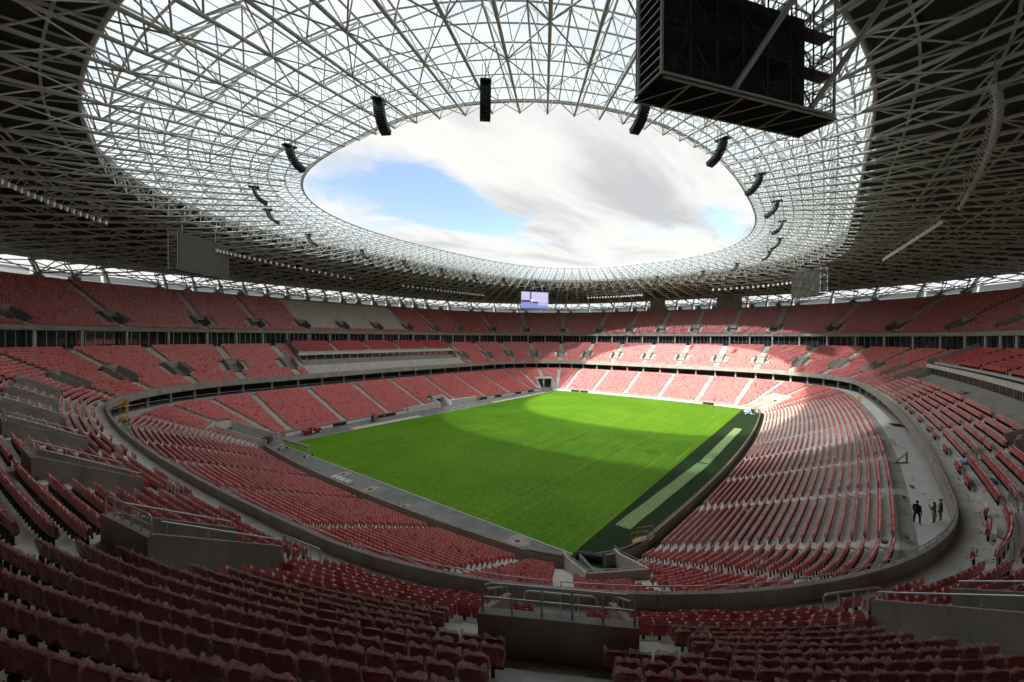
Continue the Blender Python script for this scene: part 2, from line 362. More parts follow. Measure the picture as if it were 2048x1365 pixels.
for xa, xb in zip(xs[:-1], xs[1:]): b.poly([(xa, -43.6, 0.014), (xb, -43.6, 0.014), (xb, -WP-0.0, 0.014), (xa, -WP, 0.014)])
b.build('artificial_turf', turf, kind='structure')
b = MB()       # concrete edging kerb round the grass
for (xa, ya, xb, yb) in ((-LP-0.14, -WP-0.1, -LP, WP+0.14), (-LP, WP, LP, WP+0.14), (LP, -WP, LP+0.14, WP+0.14)): b.abox(xa, xb, ya, yb, -0.02, 0.055)
b.build('kerb', floor_pale, kind='structure')

# ------------------------------------------------------------------ the three tiers
TD = 0.8
TIER = {'lower': dict(d0=-20.9, n=23, z0=0.4, rise=0.32, vr=None),
        'middle': dict(d0=1.0, n=20, z0=10.95, rise=0.445, vr=(5, 10)),
        'upper': dict(d0=22.6, n=27, z0=23.9, rise=0.47, vr=(3, 8))}
def zrow(t, i): return t['z0']+i*t['rise']
def drow(t, i): return t['d0']+i*TD
VW = 1.75                                         # half width of a vomitory, outside
VIPC = [PER*0.25, PER*0.75]; VIPH = 32.6
def vip_axis(k):                                  # axes that fall inside the two glazed boxes
    return any(abs(AX[k % NAX]-c) < VIPH+2 for c in VIPC)
PORTS = [(-11.3, 3.7, 4.0), (-12.9, 3.0, 3.0), (-15.3, 2.75, 2.3), (-11.9, 3.2, 3.0)]     # corner gateways: end offset, half width, opening height
def gaps(tn, i):
    """(centre s, half width) of the holes in the terrace of row i"""
    t = TIER[tn]; g = []
    if t['vr'] and t['vr'][0] <= i < t['vr'][1]:
        for k in range(NAX):
            if tn == 'middle' and vip_axis(k): continue
            g.append((AX[k], VW-0.1))
    if tn == 'lower': g += [(c, w) for c, (pd, w, _) in zip(CS, PORTS) if drow(t, i) < pd-0.1]
    if tn == 'lower' and i < 5: g.append((PER*0.25+0.0, 2.2))
    if tn == 'middle' and i >= 7: g += [(c, VIPH) for c in VIPC]
    return g
def spans(tn, i, d):
    g = sorted((lat(c, d, -h), lat(c, d, h)) for c, h in gaps(tn, i))
    if not g: return [(0.0, PER)]
    return [(g[k][1], g[(k+1) % len(g)][0]+(PER if k == len(g)-1 else 0)) for k in range(len(g))]
def samples(a, c, d):
    n = max(2, int(math.ceil((s2a(c, d)-s2a(a, d))/2.2))+1); return np.linspace(a, c, n)
def strip(b, ss, prof):
    """sweep a (d, z) profile along ss"""
    cols = [[pt(s, d, z) for d, z in prof] for s in ss]
    o = len(b.v); k = len(prof)
    for c in cols: b.v += [tuple(p) for p in c]
    for i in range(len(cols)-1):
        for j in range(k-1):
            b.f.append((o+i*k+j, o+i*k+j+1, o+(i+1)*k+j+1, o+(i+1)*k+j)); b.m.append(b.cm)
def solid(b, ss, d0, d1, z0, z1):
    """closed curved bar between two offsets and heights"""
    strip(b, ss, [(d0, z0), (d0, z1), (d1, z1), (d1, z0), (d0, z0)])
    for s in (ss[0], ss[-1]): b.poly([pt(s, d0, z0), pt(s, d0, z1), pt(s, d1, z1), pt(s, d1, z0)])

STAND = {'lower': thing('lower_stand', 'lowest ring of red seats around the pitch, in front of the pale walkway', 'stand'),
         'middle': thing('middle_stand', 'second ring of red seats with concrete stairwell boxes, above the dark gap', 'stand'),
         'upper': thing('upper_stand', 'topmost ring of dark red seats right under the roof trusses', 'stand')}
for tn, t in TIER.items():
    for i in range(t['n']):
        d = drow(t, i); z = zrow(t, i); b = MB()
        for a, c in spans(tn, i, d):
            strip(b, samples(a, c, d), [(d, z-t['rise']-0.02), (d, z), (d+TD+0.002, z)])
        b.build('terrace_step', concrete, STAND[tn])
# aisle steps: one flight per axis
def stair_block(b, s, d, z, hw, dep, h):
    m0, m1 = lat(s, d, -hw), lat(s, d, hw); e0, e1 = lat(s, d+dep, -hw), lat(s, d+dep, hw)
    b.hexa([pt(m0, d, z), pt(m1, d, z), pt(e1, d+dep, z), pt(e0, d+dep, z)], [pt(m0, d, z+h), pt(m1, d, z+h), pt(e1, d+dep, z+h), pt(e0, d+dep, z+h)])
for tn, t in TIER.items():
    for k in range(NAX):
        fl = {}; vip = tn == 'middle' and vip_axis(k)
        x, y, _, _ = at(AX[k], t['d0']+8)
        if not in_view(x, y, 0.6): continue
        for i in range(t['n']-1):
            if tn == 'lower' and any(abs(s2a(AX[k], drow(t, i))-s2a(c, drow(t, i))) < w+0.8 and drow(t, i) < pd for c, (pd, w, _) in zip(CS, PORTS)): continue
            if vip and i >= 6: continue
            z = zrow(t, i)
            if t['vr'] and t['vr'][0] <= i < t['vr'][1] and not vip:
                for sg in (-1, 1): stair_block(fl.setdefault(sg, MB()), lat(AX[k], drow(t, i), sg*(VW+0.66)), drow(t, i)+TD/2, z-0.01, 0.6, TD/2, t['rise']/2+0.01)
            else: stair_block(fl.setdefault('up' if t['vr'] and i >= t['vr'][1] else 'low', MB()), AX[k], drow(t, i)+TD/2, z-0.01, 0.6, TD/2, t['rise']/2+0.01)
        for b in fl.values(): b.build('stairway', concrete, STAND[tn])

# parapets: precast panels with open joints, a rail on top
def parapet(parent, d, th, z0, z1, m, skip=(), per=2, rail=0.28, seg=NAX):
    for k in range(seg*per):
        s0, s1 = AX[0]+k*PER/(seg*per), AX[0]+(k+1)*PER/(seg*per)
        mid = (s0+s1)/2; x, y, _, _ = at(mid, d)
        if not in_view(x, y, 0.8): continue
        if any(abs((mid-c+PER/2) % PER-PER/2) < h for c, h in skip): continue
        b = MB(); g = 0.012; solid(b, np.linspace(lat(s0, d, g), lat(s1, d, -g), 5), d, d+th, z0, z1)
        b.build('parapet_panel', m, parent)
    if rail:
        for k in range(seg):
            s0, s1 = AX[k], AX[k]+PER/seg; mid = (s0+s1)/2; x, y, _, _ = at(mid, d)
            if not in_view(x, y, 0.5) or any(abs((mid-c+PER/2) % PER-PER/2) < h for c, h in skip): continue
            b = MB(); ss = np.linspace(s0, s1, 11); dm = d+th/2
            b.path([pt(s, dm, z1+rail) for s in ss], 0.028, 6)
            for s in ss[:-1]: b.tube(pt(s, dm, z1-0.02), pt(s, dm, z1+rail), 0.022, 5)
            b.build('guard_rail', galv, parent, smooth=True)
portskip = [(c, w+3.6) for c, (_, w, _) in zip(CS, PORTS)]
parapet(STAND['middle'], 0.0, 0.24, 10.15, 11.6, concrete_d, per=4)
parapet(STAND['lower'], -22.05, 0.22, 0.0, 1.15, concrete_w, skip=portskip+[(PER*0.25, 8.0)], per=3)
parapet(STAND['upper'], 22.0, 0.3, 23.55, 24.45, concrete_d, rail=0.35)
b = MB(); strip(b, np.linspace(0, PER, 320), [(0.0, 10.16), (1.0, 10.5), (17.0, 18.9), (17.0, 19.40), (24.4, 19.40)]); b.build('slab', concrete_d, STAND['middle'])
b = MB(); strip(b, np.linspace(0, PER, 320), [(22.0, 23.56), (24.6, 23.56), (44.4, 35.2), (50.0, 35.2), (50.0, 30.0)]); b.build('slab', concrete_d, STAND['upper'])
b = MB(); strip(b, np.linspace(0, PER, 320), [(44.2, 36.1), (44.2, 36.95), (44.5, 36.95), (44.5, 35.3)]); b.build('back_wall', concrete_d, STAND['upper'])
b = MB(); strip(b, np.linspace(0, PER, 320), [(0.2, 10.94), (1.003, 10.94)]); b.build('front_walk', concrete, STAND['middle'])
# pale walkway behind the lower tier, with its dark back wall and columns under the middle tier
b = MB(); strip(b, np.linspace(0, PER, 320), [(-2.5, 7.1), (-2.5, 7.55), (-1.5, 7.55), (-1.5, 7.76), (7.0, 7.77)]); b.build('walkway', concrete_d, STAND['lower'])
for k in range(NAX*3):
    s0, s1 = AX[0]+k*PER/(NAX*3), AX[0]+(k+1)*PER/(NAX*3); x, y, _, _ = at(s0, -1)
    if in_view(x, y, 0.3):
        b = MB(); solid(b, np.linspace(lat(s0, -1, 0.012), lat(s1, -1, -0.012), 4), -1.52, 1.4, 7.70, 7.785); b.build('floor_slab', floor_pale, STAND['lower'])
b = MB(); strip(b, np.linspace(0, PER, 320), [(7.0, 7.8), (7.0, 13.4)]); b.build('rear_wall', darkgap, STAND['lower'])
for k in range(NAX*2):
    s = AX[0]+k*PER/(NAX*2); x, y, _, _ = at(s, 1.6)
    if in_view(x, y, 0.1):
        b = MB(); b.tube(pt(s, 1.9, 7.8), pt(s, 1.9, 11.2), 0.3, 10); b.build('column', concrete_d, STAND['lower'], smooth=True)
# concourse glazing and columns between the middle and the upper tier
for k in range(NAX*2):
    s0, s1 = AX[0]+k*PER/(NAX*2), AX[0]+(k+1)*PER/(NAX*2); x, y, _, _ = at((s0+s1)/2, 24)
    if not in_view(x, y, 0.2): continue
    b = MB(); solid(b, np.linspace(lat(s0, 20, 0.35), lat(s1, 20, -0.35), 4), 24.4, 24.44, 19.42, 23.56); g = b.build('window', glass, STAND['middle'])
    b = MB()
    for q in range(5):
        s = s0+(s1-s0)*q/5; b.box(pt(s, 24.3, 21.5), (0.05, 0, 0), (0, 0.05, 0), (0, 0, 2.05))
    b.build('mullion', galv, g)
    b = MB(); b.tube(pt(s0, 22.9, 19.4), pt(s0, 22.9, 23.56), 0.28, 8); b.build('column', concrete, STAND['middle'], smooth=True)
b = MB(); strip(b, np.linspace(0, PER, 200), [(30.0, 19.3), (30.0, 27.0)]); b.build('rear_wall', darkgap, STAND['middle'])

def hoop(b, p, q, h, r=0.035, posts=2, low=None):
    """rail with rounded upper corners from p to q (floor points), standing h high"""
    p = np.asarray(p, float); q = np.asarray(q, float); e = (q-p)/np.linalg.norm(q-p); up = np.array([0, 0, 1.0])
    c = 0.18
    pts = [p, p+up*(h-c), p+up*(h-c*0.3)+e*c*0.3, p+up*h+e*c, q+up*h-e*c, q+up*(h-c*0.3)-e*c*0.3, q+up*(h-c), q]
    b.path(pts, r, 8)
    for k in range(1, posts+1):
        m = p+(q-p)*k/(posts+1); b.tube(m, m+up*h, r*0.85, 8)
    if low: b.tube(p+up*low, q+up*low, r*0.8, 8)

# vomitories: a well with an upstand wall behind it and two sloping cheeks, rails on top
def vomitory(tn, k):
    t = TIER[tn]; r0, r1 = t['vr']; s = AX[k]; dA, dB = drow(t, r0)-0.25, drow(t, r1); zf = zrow(t, r0); ztop = zrow(t, r1)+(0.95 if tn == 'middle' else 0.8)
    th = 0.2; near = depth(*at(s, dB)[:2]) < 45
    b = MB()
    l0, l1 = lat(s, dB, -VW), lat(s, dB, VW)
    b.hexa([pt(l0, dB-th, zf+2.2), pt(l1, dB-th, zf+2.2), pt(l1, dB+0.03, zf+2.2), pt(l0, dB+0.03, zf+2.2)][::-1], [pt(l0, dB-th, ztop), pt(l1, dB-th, ztop), pt(l1, dB+0.03, ztop), pt(l0, dB+0.03, ztop)][::-1])
    v = b.build('vomitory', concrete_d, STAND[tn])
    zlow = zrow(t, r0)+0.95
    for sg in (-1, 1):
        b = MB(); o = [lat(s, dA, sg*VW), lat(s, dA, sg*(VW-th))]; q = [lat(s, dB, sg*VW), lat(s, dB, sg*(VW-th))]
        bot = [pt(o[0], dA, zf-0.5), pt(o[1], dA, zf-0.5), pt(q[1], dB-th-0.004, zf-0.5), pt(q[0], dB-th-0.004, zf-0.5)]
        top = [pt(o[0], dA, zlow), pt(o[1], dA, zlow), pt(q[1], dB-th-0.004, ztop-0.01), pt(q[0], dB-th-0.004, ztop-0.01)]
        b.hexa(bot, top); b.build('side_wall', concrete_d, v)
        b = MB(); sm, qm = lat(s, dA, sg*(VW-0.1)), lat(s, dB, sg*(VW-0.1))
        p0, p1 = pt(sm, dA+0.15, zlow), pt(qm, dB-0.35, ztop)
        b.path([p0+(0, 0, 0.32), p1+(0, 0, 0.32)], 0.03, 6)
        for f in np.linspace(0.04, 0.96, 4): m = p0+(p1-p0)*f; b.tube(m-(0, 0, 0.03), m+(0, 0, 0.32), 0.022, 6)
        b.build('handrail', galv, v, smooth=True)
    b = MB(); a, c = lat(s, dB, -VW+0.08), lat(s, dB, VW-0.08); hoop(b, pt(a, dB-0.09, ztop), pt(c, dB-0.09, ztop), 0.62, 0.032, 4, 0.3); b.build('handrail', galv, v, smooth=True)
    b = MB()        # floor and passage running back under the seats
    a0, a1 = lat(s, dA, -VW+th), lat(s, dA, VW-th); e0, e1 = lat(s, dB+5, -VW+th), lat(s, dB+5, VW-th)
    b.poly([pt(a0, dA, zf+0.004), pt(a1, dA, zf+0.004), pt(e1, dB+5, zf+0.004), pt(e0, dB+5, zf+0.004)])
    m0, m1 = lat(s, dB, -VW+th), lat(s, dB, VW-th)
    b.poly([pt(m0, dB-th, zf+2.21), pt(m1, dB-th, zf+2.21), pt(e1, dB+5, zf+2.21), pt(e0, dB+5, zf+2.21)])
    b.poly([pt(m0, dB-th, zf), pt(e0, dB+5, zf), pt(e0, dB+5, zf+2.21), pt(m0, dB-th, zf+2.21)]); b.poly([pt(m1, dB-th, zf), pt(e1, dB+5, zf), pt(e1, dB+5, zf+2.21), pt(m1, dB-th, zf+2.21)])
    b.poly([pt(e0, dB+5, zf), pt(e1, dB+5, zf), pt(e1, dB+5, zf+2.21), pt(e0, dB+5, zf+2.21)])
    b.build('passage', concrete_d, v)
    if tn == 'middle':
        dh = 2.75; zz = zrow(t, int((dh-t['d0'])/TD))
        b = MB(); hoop(b, pt(lat(s, dh, -1.35), dh, zz), pt(lat(s, dh, 1.35), dh, zz), 1.15, 0.034, 3); b.build('barrier_rail', galv, v, smooth=True)
    else:
        dh = t['d0']+0.25; b = MB(); hoop(b, pt(lat(s, dh, -1.5), dh, zrow(t, 0)), pt(lat(s, dh, 1.5), dh, zrow(t, 0)), 1.2, 0.034, 5); b.build('barrier_rail', galv, v, smooth=True)
for tn in ('middle', 'upper'):
    for k in range(NAX):
        if tn == 'middle' and vip_axis(k): continue
        x, y, _, _ = at(AX[k], TIER[tn]['d0']+6)
        if tn == 'upper' and depth(x, y) < 25: continue
        if in_view(x, y, 0.35): vomitory(tn, k)

# glazed boxes in the middle of both long sides, with their own upper rows
for side, c in enumerate(VIPC):
    nm = ('far', 'near')[side]
    v = thing('glazed_box', ('glazed hospitality box in the left stand above bare concrete steps', 'glazed hospitality box in the right stand behind a pale terrace floor')[side], 'hospitality box')
    ss = np.linspace(lat(c, 8, -VIPH), lat(c, 8, VIPH), 34)
    b = MB(); strip(b, ss, [(6.59, 13.6), (9.8, 13.61)]); b.build('floor', floor_pale, v)
    b = MB(); solid(b, ss, 9.0, 10.4, 16.6, 17.35); b.build('fascia', concrete, v)
    for i in range(9):
        b = MB(); strip(b, ss, [(9.3+i*TD, 17.35+i*0.36-(0.36 if i else 0)), (9.3+i*TD, 17.35+i*0.36), (10.1+i*TD+0.002, 17.35+i*0.36)]); b.build('terrace_step', concrete, v)
    for sg, s in ((-1, ss[0]), (1, ss[-1])):
        b = MB(); s2 = lat(s, 8, -sg*0.2)
        prof = [(6.6, 13.2), (6.6, 14.6), (9.0, 16.4), (9.0, 18.2), (16.6, 21.9), (16.6, 18.0), (9.0, 13.2)]
        b.poly([pt(s, d, z) for d, z in prof]); b.poly([pt(s2, d, z) for d, z in prof[::-1]])
        for (da, za), (db, zb) in zip(prof, prof[1:]+prof[:1]): b.poly([pt(s, da, za), pt(s, db, zb), pt(s2, db, zb), pt(s2, da, za)])
        b.build('cheek_wall', concrete_d, v)
    n = 22; aa = np.linspace(ss[0], ss[-1], n+1)
    for k in range(n):
        b = MB(); solid(b, np.linspace(lat(aa[k], 9.8, 0.05), lat(aa[k+1], 9.8, -0.05), 3), 9.8, 9.83, 13.62, 16.6); pane = b.build('pane', glass, v)
        b = MB(); b.box(pt(aa[k], 9.78, 15.1), (0.06, 0, 0), (0, 0.06, 0), (0, 0, 1.49))
        for q in ((0.33, 0.66) if side else ()): s = aa[k]+(aa[k+1]-aa[k])*q; b.box(pt(s, 9.78, 15.1), (0.025, 0, 0), (0, 0.04, 0), (0, 0, 1.49))
        b.build('mullion', galv, pane)
    b = MB(); strip(b, ss, [(13.5, 13.6), (13.5, 17.3)]); b.build('rear_wall', wood_d if side == 0 else darkgap, v)  # left wall coloured brown to imitate the maroon reflection in its glass
    b = MB(); strip(b, ss, [(9.85, 13.62), (13.5, 13.62)]); b.build('inner_floor', concrete_d, v)

# corner gateways of the lower tier
for ci, c in enumerate(CS):
    t = TIER['lower']; PORT_D, PORT_W, OPEN = PORTS[ci]; rr_ = int((PORT_D-t['d0'])/TD)
    g = thing('gateway', ['concrete double gateway in the far corner of the lowest tier', 'concrete gateway slot at the left corner of the pitch behind the white frame', 'concrete gateway slot in the near corner, just below the camera', 'concrete gateway at the right corner behind the blue vehicle'][ci], 'gateway')
    for sg in (-1, 1):
        b = MB(); prof = [(-22.3, 0.0), (-22.3, 1.4), (-21.0, 1.55), (PORT_D, zrow(t, rr_)+1.15), (PORT_D, 0.0)]
        o, q = [], []
        for d, z in prof: o.append(pt(lat(c, d, sg*PORT_W), d, z)); q.append(pt(lat(c, d, sg*(PORT_W-0.22)), d, z))
        b.poly(o); b.poly(q[::-1])
        for a in range(len(prof)): e = (a+1) % len(prof); b.poly([o[a], o[e], q[e], q[a]])
        b.build('side_wall', concrete, g)
        b = MB()
        P = [pt(lat(c, d, sg*(PORT_W-0.1)), d, z) for d, z in prof[1:4]]
        b.path([p+(0, 0, 0.3) for p in P], 0.028, 6)
        for f in np.linspace(0, 1, 6): m = P[1]+(P[2]-P[1])*f; b.tube(m-(0, 0, 0.02), m+(0, 0, 0.3), 0.02, 5)
        b.build('handrail', galv, g, smooth=True)
    b = MB(); l0, l1 = lat(c, PORT_D, -PORT_W), lat(c, PORT_D, PORT_W); zb = OPEN; zt = zrow(t, rr_)+1.15
    b.hexa([pt(l0, PORT_D, zb), pt(l1, PORT_D, zb), pt(l1, PORT_D+0.25, zb), pt(l0, PORT_D+0.25, zb)], [pt(l0, PORT_D, zt), pt(l1, PORT_D, zt), pt(l1, PORT_D+0.25, zt), pt(l0, PORT_D+0.25, zt)])
    b.build('lintel', concrete_w if ci == 2 else concrete, g)
    b = MB(); b.path([pt(s, PORT_D+0.12, zt+0.3) for s in (l0, (l0+l1)/2, l1)], 0.028, 6)
    for f in np.linspace(0.03, 0.97, 6): s = l0+(l1-l0)*f; b.tube(pt(s, PORT_D+0.12, zt-0.02), pt(s, PORT_D+0.12, zt+0.3), 0.02, 5)
    b.build('handrail', galv, g, smooth=True)
    b = MB(); b.box(pt(c, PORT_D+0.1, OPEN/2), (0.25, 0, 0), (0, 0.25, 0), (0, 0, OPEN/2)); b.build('pillar', concrete, g)
    b = MB()
    for e in ((-6.0,),):
        w0, w1 = lat(c, PORT_D+6, -PORT_W), lat(c, PORT_D+6, PORT_W)
        b.poly([pt(l0, PORT_D+0.25, OPEN), pt(l1, PORT_D+0.25, OPEN), pt(w1, PORT_D+6, OPEN), pt(w0, PORT_D+6, OPEN)]); b.poly([pt(w0, PORT_D+6, 0), pt(w1, PORT_D+6, 0), pt(w1, PORT_D+6, OPEN), pt(w0, PORT_D+6, OPEN)])
        b.poly([pt(l0, PORT_D+0.02, 0), pt(w0, PORT_D+6, 0), pt(w0, PORT_D+6, OPEN), pt(l0, PORT_D+0.02, OPEN)]); b.poly([pt(l1, PORT_D+0.02, 0), pt(w1, PORT_D+6, 0), pt(w1, PORT_D+6, OPEN), pt(l1, PORT_D+0.02, OPEN)])
    b.build('passage', concrete_d, g)
    b = MB()
    for sg in (-1, 1):       # wing walls between gateway and straight pitch wall
        solid(b, np.linspace(lat(c, -22, sg*(PORT_W-0.02)), lat(c, -22, sg*(PORT_W+3.8)), 5), -22.05, -21.83, 0.0, 1.15)
    b.build('wing_wall', concrete_w, g)
# players' tunnel in the left stand: a raised concrete apron wall with an opening
tun = thing('tunnel_mouth', 'grey concrete tunnel mouth and apron wall at the foot of the left stand', 'tunnel')
yw = float(at(PER*0.25, -22.0)[1])
for x0, x1 in ((-15.0, -2.3), (2.3, 14.5)):
    b = MB(); b.abox(X0+x0, X0+x1, yw-0.45, yw+0.3, 0, 1.75); b.build('apron_wall', concrete, tun)
for sx in (-1, 1):
    b = MB(); b.hexa([(X0+sx*2.3-0.15, yw+0.3, 0), (X0+sx*2.3+0.15, yw+0.3, 0), (X0+sx*2.3+0.15, yw+4.4, 0), (X0+sx*2.3-0.15, yw+4.4, 0)], [(X0+sx*2.3-0.15, yw+0.3, 1.75), (X0+sx*2.3+0.15, yw+0.3, 1.75), (X0+sx*2.3+0.15, yw+4.4, 3.1), (X0+sx*2.3-0.15, yw+4.4, 3.1)]); b.build('side_wall', concrete, tun)
b = MB(); b.abox(X0-2.45, X0+2.45, yw+3.2, yw+4.4, 2.5, 3.15); b.build('lintel', concrete, tun)
b = MB(); b.abox(X0-2.3, X0+2.3, yw+6.0, yw+6.1, 0, 3); b.build('rear_wall', darkgap, tun)

# low white boards along the left side and the far end, with gaps where they are missing
for k, (sa, sb) in enumerate(((PER*0.125+9, PER*0.25-16.5), (PER*0.25+16.5, PER*0.375-9), (-PER*0.125+9, PER*0.125-9))):
    d = -22.35; q = s2a(sa, d); e = s2a(sb, d)
    while q < e-3:
        w = 3.9
        if rng.random() > (0.2 if k < 2 else 0.1):
            b = MB(); solid(b, [float(a2s(q+0.04, d)), float(a2s(q+w/2, d)), float(a2s(q+w-0.04, d))], d, d+0.08, 0.12, 0.82); b.build('perimeter_board', white_p, STAND['lower'])
        else:
            b = MB(); solid(b, [float(a2s(q+0.3, d)), float(a2s(q+w-0.3, d))], d+0.08, d+0.26, 0.25, 0.85); b.build('board_recess', black_p, STAND['lower'])
        q += w

# ------------------------------------------------------------------ seats: positions for every row of every tier
def seat_rows():
    out = []      # x, y, z, nx, ny, tier, row, flag
    def add(d, z, sA, sB, hA, hB, tier, row, flag=0.0):
        a0, a1 = s2a(sA, d)+hA, s2a(sB, d)-hB; n = int((a1-a0)/0.5)
        if n < 1: return
        q = a0+((a1-a0)-n*0.5)/2+(np.arange(n)+0.5)*0.5; s = a2s(q, d); x, y, nx, ny = at(s, d)
        out.append(np.stack([x, y, np.full(n, z), nx, ny, np.full(n, float(tier)), np.full(n, float(row)), np.full(n, flag), s], 1))
    for ti, (tn, t) in enumerate(TIER.items()):
        for i in range(t['n']):
            d = drow(t, i)+0.46; z = zrow(t, i)
            if tn == 'upper' and i == 0: continue
            for k in range(NAX):
                sA, sB = AX[k], (AX[k+1] if k < NAX-1 else AX[0]+PER)
                hw = []
                for kk in (k, (k+1) % NAX):
                    v = t['vr'] and t['vr'][0] <= i < t['vr'][1] and not (tn == 'middle' and vip_axis(kk))
                    hw.append(VW+1.35 if v else (0.9 if tn == 'middle' else 0.7))
                if tn == 'upper' and k in (8, 9, 10) and i > 2: continue
                if tn == 'middle':
                    mid = (sA+sB)/2; hit = False
                    for vi, c in enumerate(VIPC):
                        # sectors overlapping a glazed box
                        lo, hi = lat(c, d, -VIPH-0.3), lat(c, d, VIPH+0.3)
                        if sB > lo and sA < hi:
                            hit = True
                            if i >= 7 or vi == 0:
                                if sA < lo: add(d, z, sA, lo, hw[0], 0.0, ti, i)
                                if sB > hi: add(d, z, hi, sB, 0.0, hw[1], ti, i)
                            else: add(d, z, sA, sB, 0.68, 0.68, ti, i, 2.0)
                    if hit: continue
                if tn == 'lower':
                    cut = None
                    for c, (pd, w, _) in zip(CS, PORTS):
                            if drow(t, i) >= pd+0.9: continue
                            lo, hi = lat(c, d, -w-0.35), lat(c, d, w+0.35)
                            if sA < hi and sB > lo: cut = (lo, hi)
                    if cut is None and i < 6:
                        lo, hi = lat(PER*0.25, d, -3.0), lat(PER*0.25, d, 3.0)
                        if i < 2: lo, hi = lat(PER*0.25, d, -15.0), lat(PER*0.25, d, 15.0)
                        if sA < hi and sB > lo: cut = (lo, hi)
                    if cut:
                        if sA < cut[0]: add(d, z, sA, min(cut[0], sB), hw[0], 0.0, ti, i)
                        if sB > cut[1]: add(d, z, max(cut[1], sA), sB, 0.0, hw[1], ti, i)
                        continue
                add(d, z, sA, sB, hw[0], hw[1], ti, i)
    for c in VIPC:
        for i in range(1, 9):
            d = 9.3+i*TD+0.46
            for q in range(5):
                lo = lat(c, d, -VIPH+0.6+q*2*(VIPH-0.6)/5); hi = lat(c, d, -VIPH+0.6+(q+1)*2*(VIPH-0.6)/5); add(d, 17.35+i*0.36, lo, hi, 0.6, 0.6, 1, 20+i, 1.0)
    return np.concatenate(out)
ST = seat_rows()
_f = depth(ST[:, 0], ST[:, 1])
ST = ST[in_view(ST[:, 0], ST[:, 1], 0.25) & ~((ST[:, 5] == 2) & (_f < 30)) & ~((ST[:, 5] == 1) & (ST[:, 6] == 0) & (_f < 75) & (np.mod(np.floor(ST[:, 8]/2.6)*0.61803+0.2, 1.0) > 0.38))]
ST = ST[nrng.random(len(ST)) > 0.004]
# projected size and place in the frame, to choose the 300 that show largest
def frame_xy(P):
    q = P-CAM; z = q@_d; return 1024+809.7*(q@_r)/z, 682.5-809.7*(q@_u)/z, z
_x, _y, _z = frame_xy(ST[:, :3]+(0, 0, 0.8))
inf = (_x > -20) & (_x < 2068) & (_y < 1372) & (_z > 1)
order = np.argsort(np.where(inf, _z, 1e9)); NEAR = order[:300]; REST = np.setdiff1d(np.arange(len(ST)), NEAR)

# near seats: backrest shell, folded pan, bracket, crumpled film cover; mesh data shared
def rrect(w, h, r, z0, n=5, bow=0.0):
    pts = []
    for cx, cz, a0 in ((w-r, h-r, 0), (-(w-r), h-r, 90)):
        for k in range(n): t = math.radians(a0+90*k/(n-1)); pts.append((cx+r*math.cos(t), z0+cz+r*math.sin(t)))
    pts += [(-w*0.93, z0), (w*0.93, z0)]
    return pts
def slab_mesh(name, prof, th, m, tilt, z0, y0, curve):
    bm = bmesh.new()
    def yy(x, z, off): return y0+off-(z-z0)*tilt+curve*(x/0.23)**2
    F = [bm.verts.new((x, yy(x, z, th/2), z)) for x, z in prof]; Bk = [bm.verts.new((x, yy(x, z, -th/2), z)) for x, z in prof]
    n = len(prof); bm.faces.new(F); bm.faces.new(Bk[::-1])
    for k in range(n): bm.faces.new((F[k], F[(k+1) % n], Bk[(k+1) % n], Bk[k]))
    bmesh.ops.recalc_face_normals(bm, faces=bm.faces)
    bmesh.ops.bevel(bm, geom=[e for e in bm.edges if e.calc_length() < 0.6 and len(e.link_faces) == 2 and e.calc_face_angle(0) > 0.9], offset=0.012, segments=2, affect='EDGES')
    me = bpy.data.meshes.new(name); bm.to_mesh(me); bm.free(); me.materials.append(m)
    me.polygons.foreach_set('use_smooth', [True]*len(me.polygons)); me.set_sharp_from_angle(angle=math.radians(40)) if hasattr(me, 'set_sharp_from_angle') else None
    return me
BACK = slab_mesh('backrest', rrect(0.215, 0.47, 0.09, 0.36), 0.04, seatred, 0.22, 0.36, 0.0, 0.02)
PAN = slab_mesh('seat_pan', rrect(0.20, 0.36, 0.07, 0.38), 0.05, seatred, 0.16, 0.38, 0.075, 0.015)
_b = MB(); _b.box((0, -0.02, 0.2), (0.03, 0, 0), (0, 0.05, 0), (0, 0, 0.2)); _b.box((0, 0.02, 0.37), (0.2, 0, 0), (0, 0.035, 0), (0, 0, 0.02)); _b.box((0, -0.02, 0.02), (0.07, 0, 0), (0, 0.09, 0), (0, 0, 0.02))
BRK = _b.mesh('bracket', black_p)
